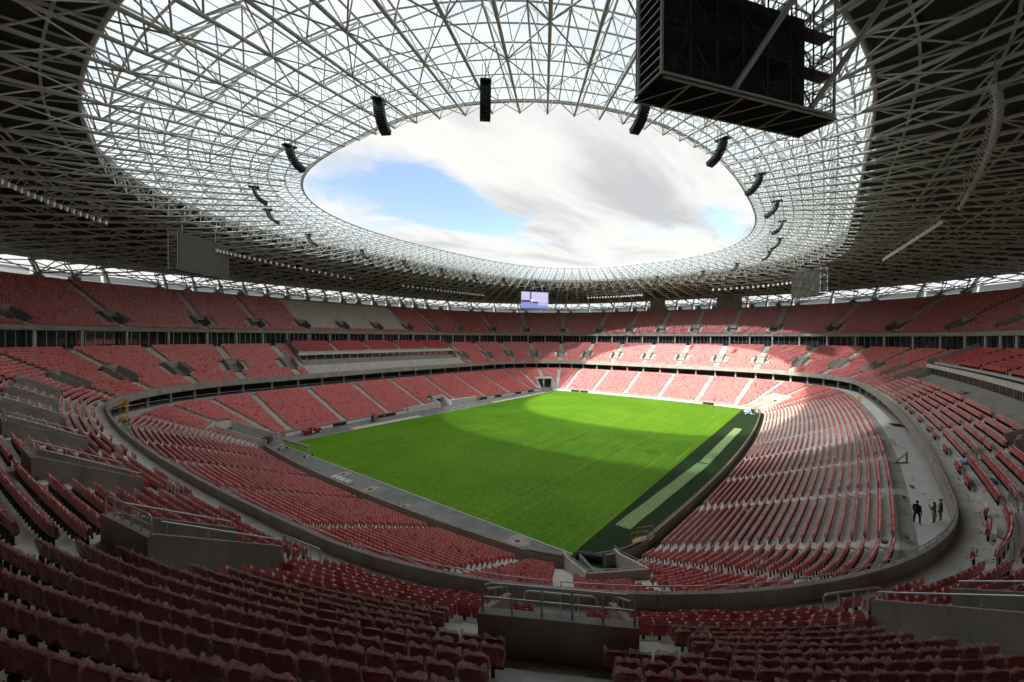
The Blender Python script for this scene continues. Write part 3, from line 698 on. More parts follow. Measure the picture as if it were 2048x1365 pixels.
def cover_mesh(seed):
    r = random.Random(seed); bm = bmesh.new(); nx, nz = 13, 6
    ears = [(-0.17+r.uniform(-0.06, 0.08), r.uniform(0.0, 0.13), r.uniform(.07, .17)), (0.17+r.uniform(-0.08, 0.06), r.uniform(0.0, 0.13), r.uniform(.07, .17))]
    if r.random() < 0.6: ears.append((r.uniform(-0.12, 0.12), r.uniform(0.02, 0.08), r.uniform(.06, .2)))
    def top(x):
        z = 0.842-0.05*(abs(x)/0.23)**4
        for ex, h, ew in ears: z = max(z, 0.835+h*(1-abs(x-ex)/ew))
        return z
    hem = [r.uniform(0.36, 0.56) for _ in range(nx)]
    rows = {}
    for side, off in ((1, 0.10), (-1, -0.04)):
        for i in range(nx):
            x = -0.228+0.456*i/(nx-1)
            for j in range(nz):
                f = j/(nz-1); z = top(x)*(1-f)+hem[i]*f
                y = off*min(1.0, 0.12+f*1.6)+(-(z-0.36)*0.20)
                y += r.uniform(-0.012, 0.012); xx = x*(1+0.05*math.sin(j*2+seed))+r.uniform(-0.008, 0.008)
                if j == 0: y = 0.04-(z-0.36)*0.20+r.uniform(-0.01, 0.01)
                if j == 0 and side == -1: rows[(side, i, j)] = rows[(1, i, 0)]
                else: rows[(side, i, j)] = bm.verts.new((xx, y, z+(r.uniform(-0.012, 0.012) if j else 0)))
        for i in range(nx-1):
            for j in range(nz-1):
                try: bm.faces.new((rows[(side, i, j)], rows[(side, i+1, j)], rows[(side, i+1, j+1)], rows[(side, i, j+1)]))
                except ValueError: pass
    for i in (0, nx-1):
        for j in range(0, nz-1):
            a, b2, c, d = rows[(1, i, j)], rows[(1, i, j+1)], rows[(-1, i, j+1)], rows[(-1, i, j)]
            try: bm.faces.new((a, b2, c) if a is d else (a, b2, c, d))
            except ValueError: pass
    bmesh.ops.recalc_face_normals(bm, faces=bm.faces)
    me = bpy.data.meshes.new('plastic_cover'); bm.to_mesh(me); bm.free(); me.materials.append(film); return me
COVERS = [cover_mesh(s) for s in range(14)]
_ax = np.array(AX[:NAX]); KC = int(np.argmin([abs(frame_xy(pt(a, 9.0, 15.0))[0]-1120) if depth(*at(a, 9.0)[:2]) > 1 and depth(*at(a, 9.0)[:2]) < 30 else 1e9 for a in _ax]))
_o1 = 'first second third fourth fifth sixth seventh eighth ninth tenth eleventh twelfth thirteenth fourteenth fifteenth sixteenth seventeenth eighteenth nineteenth'.split()
def ordn(n): return _o1[n-1] if n < 20 else ({20: 'twentieth', 30: 'thirtieth', 40: 'fortieth'}[n] if n % 10 == 0 else {2: 'twenty', 3: 'thirty', 4: 'forty'}[n//10]+'-'+_o1[n % 10-1])
def seat_label(i, bare):
    s, row = ST[i, 8] % PER, ST[i, 6]; k = int(np.searchsorted(_ax, s))-1
    same = np.where((ST[:, 5] == 1) & (ST[:, 6] == row) & (np.searchsorted(_ax, ST[:, 8] % PER)-1 == k))[0]
    left = k < KC; q = np.sort(ST[same, 8] % PER); n = int(np.sum(q >= s-1e-6)) if left else int(np.sum(q <= s+1e-6))
    off = (KC-1-k) if left else (k-KC); blk = ('', 'outer ', 'outermost ', 'farthest ')[min(3, max(0, off))]+('left' if left else 'right')
    return '%s, %s block, %s row up from parapet, %s from central aisle' % ('bare red seat' if bare else 'red seat under film', blk, ordn(int(row)+1), ordn(n))
for n, i in enumerate(NEAR):
    x, y, z, nx, ny = ST[i, :5]; bare = nrng.random() < 0.06
    o = thing('stadium_seat', seat_label(i, bare), 'seat', (x, y, z), math.atan2(-ny, -nx)-math.pi/2, 'uncovered seats of the nearest rows' if bare else 'film covered seats of the nearest rows')
    link('backrest', BACK, o); link('seat_pan', PAN, o); link('bracket', BRK, o)
    if not bare: link('plastic_cover', COVERS[int(nrng.integers(len(COVERS)))], o)

# all other seats: one mass of real low-poly seats
def mass():
    def templ(quads):        # list of (4 pts, filmweight, matidx)
        V = np.array([q[0] for q in quads], float).reshape(-1, 3); return V, np.array([q[1] for q in quads]), np.array([q[2] for q in quads])
    def boxq(x0, x1, y0, y1, z0, z1, fw=0.0, mi=0, ty=0.0, faces='fblrt'):
        q = []; f = {'f': [(x0, y1, z0), (x1, y1, z0), (x1, y1-ty, z1), (x0, y1-ty, z1)], 'b': [(x1, y0, z0), (x0, y0, z0), (x0, y0-ty, z1), (x1, y0-ty, z1)],
             'l': [(x0, y0, z0), (x0, y1, z0), (x0, y1-ty, z1), (x0, y0-ty, z1)], 'r': [(x1, y1, z0), (x1, y0, z0), (x1, y0-ty, z1), (x1, y1-ty, z1)], 't': [(x0, y1-ty, z1), (x1, y1-ty, z1), (x1, y0-ty, z1), (x0, y0-ty, z1)]}
        for k in faces: q.append((f[k], fw, mi))
        return q
    def mid(seed):
        r = random.Random(seed); q = []
        P = [(-0.22, .36), (-0.23, .74), (-0.15, .86), (0.15, .86), (0.23, .74), (0.22, .36)]
        def y(z, o): return o-(z-.36)*.2
        F = [(x, y(z, .03), z) for x, z in P]; Bk = [(x, y(z, -.03), z) for x, z in P]
        q += [([F[0], F[5], F[4], F[1]], .0, 0), ([F[1], F[4], F[3], F[2]], .25, 0), ([Bk[5], Bk[0], Bk[1], Bk[4]], .0, 0), ([Bk[4], Bk[1], Bk[2], Bk[3]], .2, 0)]
        for k in range(5): q.append(([F[k], F[k+1], Bk[k+1], Bk[k]], .35, 0))
        q += boxq(-.2, .2, .05, .12, .38, .76, .12, 0, .04, 'flrt')
        # crumpled film standing off the top edge
        e = [r.uniform(.02, .09) for _ in range(3)]; c = [(-.2, y(.8, 0), .80), (-.14, y(.86, .02), .87+e[0]), (0, y(.86, .02), .865+e[1]*.5), (.14, y(.86, .02), .87+e[2]), (.2, y(.8, 0), .80)]
        lo = [(x, yy+.07, z-.1) for x, yy, z in c]; hi = [(x, yy-.05, .79) for x, yy, z in c]
        for k in range(4): q += [([c[k], c[k+1], lo[k+1], lo[k]], 1.0, 0)]
        for k in range(4): q += [([c[k+1], c[k], hi[k], hi[k+1]], 0.8, 0)]
        q += boxq(-.04, .04, -.05, .05, 0, .36, 0, 1, 0, 'fblr')
        return templ(q)
    def far(seed, post):
        r = random.Random(seed); q = boxq(-.225, .225, -.03, .04, .34, .84, 0.0, 0, .1, 'fblrt')
        q[-1] = (q[-1][0], .8, 0); q += boxq(-.2, .2, .06, .13, .38, .74, .3, 0, .03, 'ft'); q += boxq(-.05, .05, -.05, .05, 0, .34, 0, 1, 0, 'f')
        if post: q += boxq(-.30, -.235, -.05, .0, 0, 1.08, 0, 2, 0, 'fbrt')
        return templ(q)
    T_mid = [mid(k) for k in range(4)]; T_far = [far(0, False)]; T_up = [far(0, False), far(0, True)]
    V, FW, MI, TN = [], [], [], []
    S = ST[REST]; z = depth(S[:, 0], S[:, 1]); rr = nrng.random(len(S))
    close = (z < 75) & (S[:, 5] < 2); up = S[:, 5] == 2
    groups = [(T, close & (np.floor(rr*4) == k)) for k, T in enumerate(T_mid)]+[(T_far[0], ~close & ~up), (T_up[0], ~close & up & (rr < .45)), (T_up[1], ~close & up & (rr >= .45))]
    for (tv, fw, mi), msk in groups:
        s = S[msk]; n = len(s)
        if not n: continue
        j = nrng.normal(0, .03, n); ax, ay = -s[:, 3], -s[:, 4]; ca, sa = np.cos(j), np.sin(j); fx, fy = ax*ca-ay*sa, ax*sa+ay*ca; tx, ty = fy, -fx
        P = np.empty((n, len(tv), 3))
        P[:, :, 0] = s[:, None, 0]+tv[None, :, 0]*tx[:, None]+tv[None, :, 1]*fx[:, None]; P[:, :, 1] = s[:, None, 1]+tv[None, :, 0]*ty[:, None]+tv[None, :, 1]*fy[:, None]; P[:, :, 2] = s[:, None, 2]+tv[None, :, 2]
        V.append(P.reshape(-1, 3)); MI.append(np.tile(mi, n))
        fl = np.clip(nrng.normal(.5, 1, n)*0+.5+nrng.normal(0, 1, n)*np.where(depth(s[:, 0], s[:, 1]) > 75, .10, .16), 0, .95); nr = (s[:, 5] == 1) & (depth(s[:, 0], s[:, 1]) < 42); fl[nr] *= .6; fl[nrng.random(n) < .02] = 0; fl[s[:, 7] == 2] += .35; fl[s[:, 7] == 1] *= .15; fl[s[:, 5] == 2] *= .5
        tone = np.clip(.62+nrng.normal(0, 1, n)*np.where(depth(s[:, 0], s[:, 1]) > 75, .07, .18), 0, 1); tone[nr] *= .12; tone[nrng.random(n) < .02] = 0; tone[s[:, 7] == 1] = .12; tone[s[:, 5] == 2] *= .25  # near middle rows darkened to go with the painted shade of the nearest seats
        FW.append(np.clip(fl[:, None]*(.46+1.3*fw[None, :])+.15*fw[None, :], 0, .95).ravel()); TN.append(np.repeat(tone, len(fw)))
    V = np.concatenate(V); nq = len(V)//4
    me = bpy.data.meshes.new('stadium_seats'); me.vertices.add(len(V)); me.vertices.foreach_set('co', V.astype(np.float32).ravel())
    me.loops.add(len(V)); me.loops.foreach_set('vertex_index', np.arange(len(V), dtype=np.int32)); me.polygons.add(nq); me.polygons.foreach_set('loop_start', np.arange(0, len(V), 4, dtype=np.int32))
    me.materials.append(seatmass); me.materials.append(black_p); me.materials.append(white_p); me.polygons.foreach_set('material_index', np.concatenate(MI).astype(np.int32))
    for nm, a in (('film', FW), ('tone', TN)):
        at_ = me.attributes.new(nm, 'FLOAT', 'FACE'); at_.data.foreach_set('value', np.concatenate(a).astype(np.float32))
    me.update(calc_edges=True); o = link('stadium_seats', me, None, 'stuff'); o['label'] = 'tens of thousands of red folding seats under film filling all three tiers'; o['category'] = 'seats'
    print('seats', len(ST), 'quads', nq)
mass()

# ------------------------------------------------------------------ roof: space-frame trusses, translucent inner ring, opaque outer deck
NT = 120; HA, HB, HN = 58.8, 42.8, 2.68
def _hole():
    t = np.linspace(0, 2*math.pi, 4001); c, s = np.cos(t), np.sin(t)
    x = HA*np.sign(c)*np.abs(c)**(2/HN); y = HB*np.sign(s)*np.abs(s)**(2/HN)
    return np.concatenate([[0], np.cumsum(np.hypot(np.diff(x), np.diff(y)))]), x+X0, y+Y0
HS, HX, HY = _hole(); RO = 50.0; OA = arcs(RO)
NSTA, KB = 10, 5
def rp(j, i, z):
    """point on radial line j at station i (0 = opening edge, 5 = end of the translucent ring, 14 = outer edge)"""
    f = (j % NT)/NT; hx, hy = np.interp(f*HS[-1], HS, HX), np.interp(f*HS[-1], HS, HY); s = float(a2s(f*OA[-1], RO)); ox, oy, _, _ = at(s, RO)
    c2 = ((hx-X0)/HA)**2; c2 = c2/(c2+((hy-Y0)/HB)**2); sb = 0.235+0.125*c2
    q = sb*i/KB if i <= KB else sb+(1-sb)*(i-KB)/(NSTA-KB)
    return np.array([hx+(ox-hx)*q, hy+(oy-hy)*q, z])
def zu(i): return 50.4-1.6*i/KB if i <= KB else 48.8-5.1*(i-KB)/(NSTA-KB)
def zl(i): return 47.35-2.7*i/KB if i <= KB else 44.65-4.2*(i-KB)/(NSTA-KB)
def U(j, i): return rp(j, i, zu(i))
def Lo(j, i): return rp(j, i, zl(i))
roof = thing('stadium_roof', 'pale steel space-frame roof with a translucent inner ring around the oval opening', 'roof')
CACHEU = {(h, i): U(h/2, i) for h in range(2*NT) for i in range(NSTA+1) if h % 2}
CACHEL = {(j, i): Lo(j, i+(0.75 if i < KB else 0.6)) for j in range(NT) for i in range(NSTA)}
brace_all = []
for j in range(NT):
    b = MB()
    pl = [CACHEL[(j, i)] for i in range(NSTA)]
    for i in range(NSTA-1): b.tube(pl[i], pl[i+1], 0.115+0.016*i, 8)
    tr = b.build('roof_truss', steel, roof, smooth=True)
    b = MB(); h = (2*j+1) % (2*NT); pu = [CACHEU[(h, i)] for i in range(NSTA+1)]
    for i in range(NSTA): b.tube(pu[i], pu[i+1], 0.085+0.008*i, 7)
    b.build('upper_chord', steel, tr, smooth=True)
    for i in range(NSTA):
        r = 0.042+0.009*i
        for hh in (((2*j+1) % (2*NT), (2*j-1) % (2*NT)) if i < KB else ((2*j+(1 if (i+j) % 2 else -1)) % (2*NT),)):
            brace_all.append((j, CACHEL[(j, i)], CACHEU[(hh, i)], r)); brace_all.append((j, CACHEL[(j, i)], CACHEU[(hh, i+1)], r))
        if i < NSTA-1:
            jn = (j+1) % NT
            a, c = (CACHEL[(j, i)], CACHEL[(jn, i+1)]) if (i+j) % 2 == 0 else (CACHEL[(jn, i)], CACHEL[(j, i+1)])
            if i < KB: brace_all.append((j, a, c, r))
    tr['_'] = 0; del tr['_']
TR = [o for o in roof.children]
mids = np.array([(b[1]+b[2])/2 for b in brace_all]); bx, by, bz = frame_xy(mids)
vis = (bx > 0) & (bx < 2048) & (by > -40) & (by < 640) & (bz > 3); bo = np.argsort(np.where(vis, bz, 1e9)); ind = set(bo[:300].tolist())
trusses = sorted((o for o in roof.children if o.name.startswith('roof_truss')), key=lambda o: (len(o.name), o.name))
rest = {}
for n, (j, p, q, r) in enumerate(brace_all):
    if n in ind:
        b = MB(); b.tube(p, q, r, 8); b.build('brace', steel, trusses[j], smooth=True)
    else: rest.setdefault(j, MB()).tube(p, q, r, 6)
allb = MB()
for j in rest: allb.raw(rest[j].v, rest[j].f)
allb.build('bracing', steel, roof, smooth=True, kind='stuff')
# purlins: flat pale strips in rings under the sheeting
def zup(i): return zu(i)+0.22
for n, i in enumerate(list(np.arange(0.04, KB, 0.5))+list(np.arange(KB+0.3, NSTA+0.3, 0.5))):
    b = MB(); w = 0.11 if i < KB else 0.10; lst = []
    for h in range(NT):
        p = rp(h+0.5, i, zu(min(i, NSTA))+0.18); lst.append(p)
    for h in range(NT):
        p, q = lst[h], lst[(h+1) % NT]; e = (q-p)/np.linalg.norm(q-p); o = np.array([-e[1], e[0], 0])*w; up = np.array([0, 0, 0.05 if i < KB else 0.14])
        b.hexa([p-o-up, q-o-up, q+o-up, p+o-up], [p-o+up, q-o+up, q+o+up, p+o+up])
    b.build('purlin', white_p if i < KB else steel, roof)
# secondary rafters on the truss lines below the sheeting
for j in range(0, NT, 1):
    b = MB()
    P = [rp(j, i, zu(i)+0.05) for i in np.linspace(0.02, KB, 6)]
    b.path(P, 0.045, 5); b.build('rafter', steel, trusses[j], smooth=True)
# sheeting
for k in range(56):
    for q in range(5):
        b = MB(); j0, j1 = k*NT/56, (k+1)*NT/56
        js = np.linspace(j0+0.004, j1-0.004, 4); i0, i1 = q+0.006, q+1-0.006
        for a, c in zip(js[:-1], js[1:]):
            P = [rp(a, i0, zu(i0)+0.27), rp(c, i0, zu(i0)+0.27), rp(c, i1, zu(i1)+0.27), rp(a, i1, zu(i1)+0.27)]
            b.hexa(P[::-1], [p+(0, 0, 0.03) for p in P][::-1])
        b2 = MB(); b2.v, b2.f, b2.m = b.v, b.f, b.m
        # single skin keeps the sheeting cheap to see through
        b3 = MB()
        for a, c in zip(js[:-1], js[1:]): b3.poly([rp(a, i0, zu(i0)+0.27), rp(c, i0, zu(i0)+0.27), rp(c, i1, zu(i1)+0.27), rp(a, i1, zu(i1)+0.27)])
        b3.build('translucent_panel', poly, roof)
    b = MB(); P = [rp(k*NT/56, i, zu(i)+0.24) for i in np.linspace(0.01, KB, 6)]; b.path(P, 0.04, 4); b.build('glazing_bar', white_p, roof)
    for q in range(5):
        e0, e1 = KB+q*(NSTA+0.8-KB)/5, KB+(q+1)*(NSTA+0.8-KB)/5; b = MB(); js = np.linspace(k*NT/56, (k+1)*NT/56, 4)
        # standing ribs every half metre or so, real relief
        for a, c in zip(js[:-1], js[1:]):
            P = [rp(a, e0, zu(e0)+0.33), rp(c, e0, zu(e0)+0.33), rp(c, e1, zu(e1)+0.33), rp(a, e1, zu(e1)+0.33)]
            b.hexa(P, [p+(0, 0, 0.15) for p in P])
        b.build('deck_panel', deckm, roof)
# ring tubes: opening edge, end of translucent ring, outer edge
for i, r, m, zz in ((0.0, 0.14, steel, 0.0), (KB, 0.2, steel, -0.1), (NSTA, 0.22, steel, 0)):
    b = MB(); P = [rp(j+0.5, i, zu(i)+zz) for j in range(NT)]; b.path(P+P[:1], r, 7); b.build('ring_beam', steel, roof, smooth=True)
# piers on the back wall and fans of struts carrying the trusses
for k in range(NAX):
    for sg in (-1, 1):
        s = lat(AX[k], 47, sg*3.65); P = pt(s, 47.2, 0)
        if not in_view(P[0], P[1], 0.25) or depth(P[0], P[1]) < 20: continue
        big = rng.random() < 0.5
        x, y, nx, ny = at(s, 47.2); ex = np.array([-ny, nx, 0])*0.9; ey = np.array([nx, ny, 0])*0.9
        pr = MB(); h = 38.1 if big else 37.6
        pr.box((x, y, (35.0+h)/2), ex, ey, (0, 0, (h-35.0)/2)); pr.box((x, y, h+0.2), ex*0.5, ey*0.5, (0, 0, 0.2))
        pier = pr.build('pier', concrete_d, roof)
        f = np.interp(np.mod(s, PER), PS, OA)/OA[-1]*NT; j0 = int(round(f))
        foot = np.array([x, y, h+0.35])
        for dj in (-2, -1, 0, 1, 2):
            b = MB(); b.tube(foot, CACHEL[((j0+dj) % NT, NSTA-1)], 0.13, 7); b.build('strut', strutm, pier, smooth=True)
        for dj in (-1, 0):
            b = MB(); b.tube(foot, CACHEU[((2*(j0+dj)+1) % (2*NT), NSTA)], 0.12, 7); b.build('strut', strutm, pier, smooth=True)
# two tall concrete cores standing through the far gallery
for (u0, wid) in ((15.5, 3.6), (-18.5, 5.2)):
    s = float(a2s(u0 % arcs(46.0)[-1], 46.0)); x, y, nx, ny = at(s, 46.0); b = MB(); b.box((x, y, 38.8), np.array([-ny, nx, 0])*wid, np.array([nx, ny, 0])*1.2, (0, 0, 4.0)); tag(b.build('concrete_core', concrete_d), 'square concrete core under the roof at the far end, %s of two' % ('left' if u0 > 0 else 'right, wider'), 'concrete core')

# outer facade: leaning ribs with membrane panels between them, and the closed drum below
fac = thing('outer_facade', 'outer facade of leaning pale ribs and white membrane panels seen through the roof gap', 'facade')
b = MB(); strip(b, np.linspace(0, PER, 240), [(57.0, -0.05), (57.0, 33.5)]); b.build('drum_wall', membrane, fac)
NR = 80
for k in range(NR):
    s = AX[0]+k*PER/NR; x, y, _, _ = at(s, 55)
    if not in_view(x, y, 0.25) or depth(x, y) < 15: continue
    b = MB()
    P = [(51.2, 33.0, 0.9), (52.6, 37.0, 0.8), (55.0, 41.0, 0.6), (58.0, 44.5, 0.4)]
    for (d0, z0, w0), (d1, z1, w1) in zip(P[:-1], P[1:]):
        a0, a1 = lat(s, d0, -0.22), lat(s, d0, 0.22); c0, c1 = lat(s, d1, -0.22), lat(s, d1, 0.22)
        b.hexa([pt(a0, d0-w0, z0), pt(a1, d0-w0, z0), pt(a1, d0+w0, z0), pt(a0, d0+w0, z0)], [pt(c0, d1-w1, z1), pt(c1, d1-w1, z1), pt(c1, d1+w1, z1), pt(c0, d1+w1, z1)])
    b.build('rib', white_p, fac)
    s1 = s+PER/NR
    for z0, z1, d0, d1 in ((33.5, 36.4, 55.5, 56.0), (36.45, 38.3, 56.0, 56.4), (38.35, 40.2, 56.4, 56.7)):
        b = MB(); strip(b, [lat(s, 56, 0.3), (s+s1)/2, lat(s1, 56, -0.3)], [(d0, z0), (d1, z1)]); b.build('membrane_panel', membrane, fac)
    b = MB(); b.path([pt(s, 55.6, 40.6), pt((s+s1)/2, 55.6, 40.6), pt(s1, 55.6, 40.6)], 0.16, 7); b.build('rail_tube', steel, fac, smooth=True)
b = MB(); strip(b, np.linspace(0, PER, 240), [(44.4, 35.2), (51.0, 35.2), (57.0, 33.5)]); b.build('gallery_floor', concrete_d, fac)

# ------------------------------------------------------------------ hanging screens
def make_screen():
    t = thing('video_screen', '', 'screen')
    Wd, Dp, H = 6.5, 1.15, 7.3     # half width, half depth, height; local x along the face, -y faces the pitch
    b = MB(); b.abox(-Wd, Wd, -Dp, -Dp+0.25, 0, H); b.build('led_panel', screenoff, t)
    b = MB()
    for x in (-Wd, Wd):
        for y in (-Dp+0.3, Dp): b.tube((x, y, -0.1), (x, y, H+0.1), 0.09, 6)
    for z in (0.0, H):
        for y in (-Dp+0.3, Dp): b.tube((-Wd, y, z), (Wd, y, z), 0.09, 6)
        for x in (-Wd, Wd): b.tube((x, -Dp, z), (x, Dp, z), 0.08, 6)
    b.build('frame', steel, t, smooth=True)
    xs = np.linspace(-Wd, Wd, 8)
    for x in xs[1:-1]:
        b = MB(); b.tube((x, Dp, 0), (x, Dp, H), 0.05, 6); b.build('post', darkgap, t)
    for k, z in enumerate((0.05, 2.45, 4.85)):
        b = MB(); b.abox(-Wd+0.1, Wd-0.1, Dp-0.85, Dp, z, z+0.05); w = b.build('walkway_deck', darkgap, t)
        b = MB()
        for a in range(7): hoop(b, (xs[a]+0.15, Dp-0.1, z), (xs[a+1]-0.15, Dp-0.1, z), 1.05, 0.03, 1, 0.55)
        b.build('handrail', darkgap, w)
    for a in range(7):
        b = MB(); z0, z1 = (0, 2.4) if a % 2 else (2.4, 0); b.tube((xs[a], Dp, z0), (xs[a+1], Dp, z1), 0.04, 5); b.tube((xs[a], Dp, z0+2.4), (xs[a+1], Dp, z1+2.4), 0.04, 5); b.build('brace', darkgap, t)
    mb = MB(); mb.abox(-.56, .56, -.07, .07, -.5, .5); mb.abox(-.4, .4, .071, .12, -.3, .1); mb.tube((-.45, .1, .3), (.45, .1, .35), .02, 5); mme = mb.mesh('module_back', mat('module casing', (.030, .031, .033), .45, var=.2, vscale=2))
    for a in range(11):
        for c in range(7): o = link('module_back', mme, t); o.location = (-Wd+.6+a*1.18, -Dp+.34, .55+c*1.04)
    for x in (-5.5, -1.8, 2.2, 5.6):
        b = MB(); b.path([(x, 0, H+3.4), (x+.05, .1, H-.3), (x-.1, -Dp+.5, H-1.5), (x+.2, -Dp+.5, .8)], .03, 5); b.build('cable', black_p, t)
    b = MB(); b.abox(-Wd-0.1, Wd+0.1, -Dp, Dp+0.1, -0.32, -0.26); b.build('bottom_tray', mat('matt black sheet', (.010, .010, .011), .95, spec=.05), t)
    b = MB()
    for a in range(7):
        b.tube((xs[a], Dp, -0.34), (xs[a+1] if a % 2 else xs[a], -Dp, -0.34), 0.05, 5); b.tube((xs[a], Dp, -0.34), (xs[a+1], -Dp, -0.34), 0.035, 5)
    for y in (-Dp, Dp+0.1): b.tube((-Wd, y, -0.3), (Wd, y, -0.3), 0.07, 6)
    b.build('bottom_lattice', strutm, t)
    for x in (-Wd, Wd):
        b = MB()
        for z in np.linspace(0.4, H-0.2, 14): b.box((x, 0.15, z), (0.02, 0, 0), (0, Dp-0.3, 0), (0, 0, 0.03))
        b.build('side_louvre', steel, t)
    for x in (-4.2, 4.2):
        b = MB(); b.tube((x, 0.3, H-0.2), (x*1.05, 0.3, H+3.6), 0.09, 6); b.build('hanger', steel, t)
    return t
scr = make_screen(); SXY = (62.8, 50.9)
places = [(-1, 1, 'unlit grey screen hanging in the left corner of the roof'), (1, -1, 'unlit grey screen hanging in the right corner of the roof'), (1, 1, 'lit screen with a lilac picture in the far corner'), (-1, -1, 'huge dark screen rig seen from behind, hanging at the top right')]
lit = None
for n, (sx, sy, lab) in enumerate(places):
    nrm = np.array([-sx*0.56, -sy*0.83]); rz = math.atan2(nrm[1], nrm[0])+math.pi/2
    loc = (X0+sx*SXY[0], Y0+sy*SXY[1], 36.6 if n == 3 else 35.9)
    if n == 0: scr.location = loc; scr.rotation_euler = (0, 0, rz); scr['label'] = lab; scr['group'] = 'screens hung in the roof corners'; o = scr
    else: o = dup(scr, loc, rz, lab)
    if n == 2: lit = o
    if n == 3:
        for x in (1.5, -4.6): b = MB(); b.tube((x, 1.05, 0.1), (x-5.0, 3.75, 8.9), 0.17, 8); b.build('stay', steel, o, smooth=True)
def lit_picture():
    # the picture the far screen shows: pale lilac sky, a dark band with a white block, blue water and a mast
    m, N, L, p = mat_nodes('lit screen picture'); tc = N.new('ShaderNodeTexCoord'); em = N.new('ShaderNodeEmission'); em.inputs[1].default_value = 0.21
    sp = N.new('ShaderNodeSeparateXYZ'); L.new(tc.outputs['Generated'], sp.inputs[0])
    def step(v, a, b):
        x = N.new('ShaderNodeMath'); x.operation = 'GREATER_THAN'; L.new(v, x.inputs[0]); x.inputs[1].default_value = a
        y = N.new('ShaderNodeMath'); y.operation = 'LESS_THAN'; L.new(v, y.inputs[0]); y.inputs[1].default_value = b
        z = N.new('ShaderNodeMath'); z.operation = 'MULTIPLY'; L.new(x.outputs[0], z.inputs[0]); L.new(y.outputs[0], z.inputs[1]); return z.outputs[0]
    def mul(a, b): z = N.new('ShaderNodeMath'); z.operation = 'MULTIPLY'; L.new(a, z.inputs[0]); L.new(b, z.inputs[1]); return z.outputs[0]
    X, Z = sp.outputs[0], sp.outputs[2]; col = None
    n = N.new('ShaderNodeTexNoise'); n.inputs['Scale'].default_value = 7; L.new(tc.outputs['Generated'], n.inputs[0])
    base = N.new('ShaderNodeMix'); base.data_type = 'RGBA'; L.new(n.outputs[0], base.inputs[0]); base.inputs[6].default_value = (0.55, 0.52, 0.95, 1); base.inputs[7].default_value = (0.80, 0.76, 1.0, 1); col = base.outputs[2]
    for f, c in ((step(Z, 0, 0.36), (0.30, 0.34, 0.75)), (mul(step(X, 0.0, 0.38), step(Z, 0.36, 0.50)), (0.10, 0.08, 0.12)), (mul(step(X, 0.40, 0.62), step(Z, 0.30, 0.40)), (0.09, 0.08, 0.13)), (mul(step(X, 0.30, 0.37), step(Z, 0.3, 1.0)), (0.18, 0.17, 0.30)), (mul(step(X, 0.34, 0.44), step(Z, 0.42, 0.55)), (1, 1, 1)), (mul(step(X, 0.62, 0.98), step(Z, 0.18, 0.34)), (0.55, 0.58, 0.85))):
        x = N.new('ShaderNodeMix'); x.data_type = 'RGBA'; L.new(f, x.inputs[0]); L.new(col, x.inputs[6]); x.inputs[7].default_value = (*c, 1); col = x.outputs[2]
    L.new(col, em.inputs[0]); L.new(em.outputs[0], N['Material Output'].inputs[0]); return m
pm = lit_picture()
for c in lit.children:
    if c.name.startswith('led_panel'): c.data = c.data.copy(); c.data.materials[0] = pm; c.name = 'lit_display'

# ------------------------------------------------------------------ line-array loudspeakers hung below the opening edge
def make_array():
    t = thing('loudspeaker_array', '', 'loudspeaker')
    n = 14; ang = 0.0; p = np.array([0.0, 0.0])   # (y outwards negative = towards the pitch, z)
    for k in range(n):
        h = 0.215; a = math.radians(6+k*5.2); e = np.array([math.sin(a), -math.cos(a)]); q = p+e*h; mid = (p+q)/2; nrm = np.array([-e[1], e[0]])
        b = MB(); c = (0, mid[0], mid[1]); b.box(c, (0.5, 0, 0), (0, nrm[0]*0.27, nrm[1]*0.27), (0, e[0]*h*0.46, e[1]*h*0.46)); cab = b.build('cabinet', black_p, t)
        p = q
    b = MB(); b.box((0, 0.0, 0.12), (0.5, 0, 0), (0, 0.75, 0), (0, 0, 0.06)); b.tube((-0.3, 0.5, 0.1), (-0.3, 0.5, 2.2), 0.03, 5); b.tube((0.3, 0.5, 0.1), (0.3, 0.5, 2.2), 0.03, 5); b.tube((0, -0.6, 0.1), (0, -0.6, 2.2), 0.03, 5); b.build('flying_frame', black_p, t)
    b = MB()
    p = np.array([0.0, 0.0])
    for k in range(n):
        a = math.radians(6+k*5.2); e = np.array([math.sin(a), -math.cos(a)]); q = p+e*0.215; mid = (p+q)/2; nrm = np.array([-e[1], e[0]])
        for x in (-0.51, 0.51): b.box((x, mid[0]+nrm[0]*0.1, mid[1]+nrm[1]*0.1), (0.012, 0, 0), (0, nrm[0]*0.06, nrm[1]*0.06), (0, 0, 0.045))
        p = q
    b.build('side_fitting', galv, t)
    return t
arr = make_array()
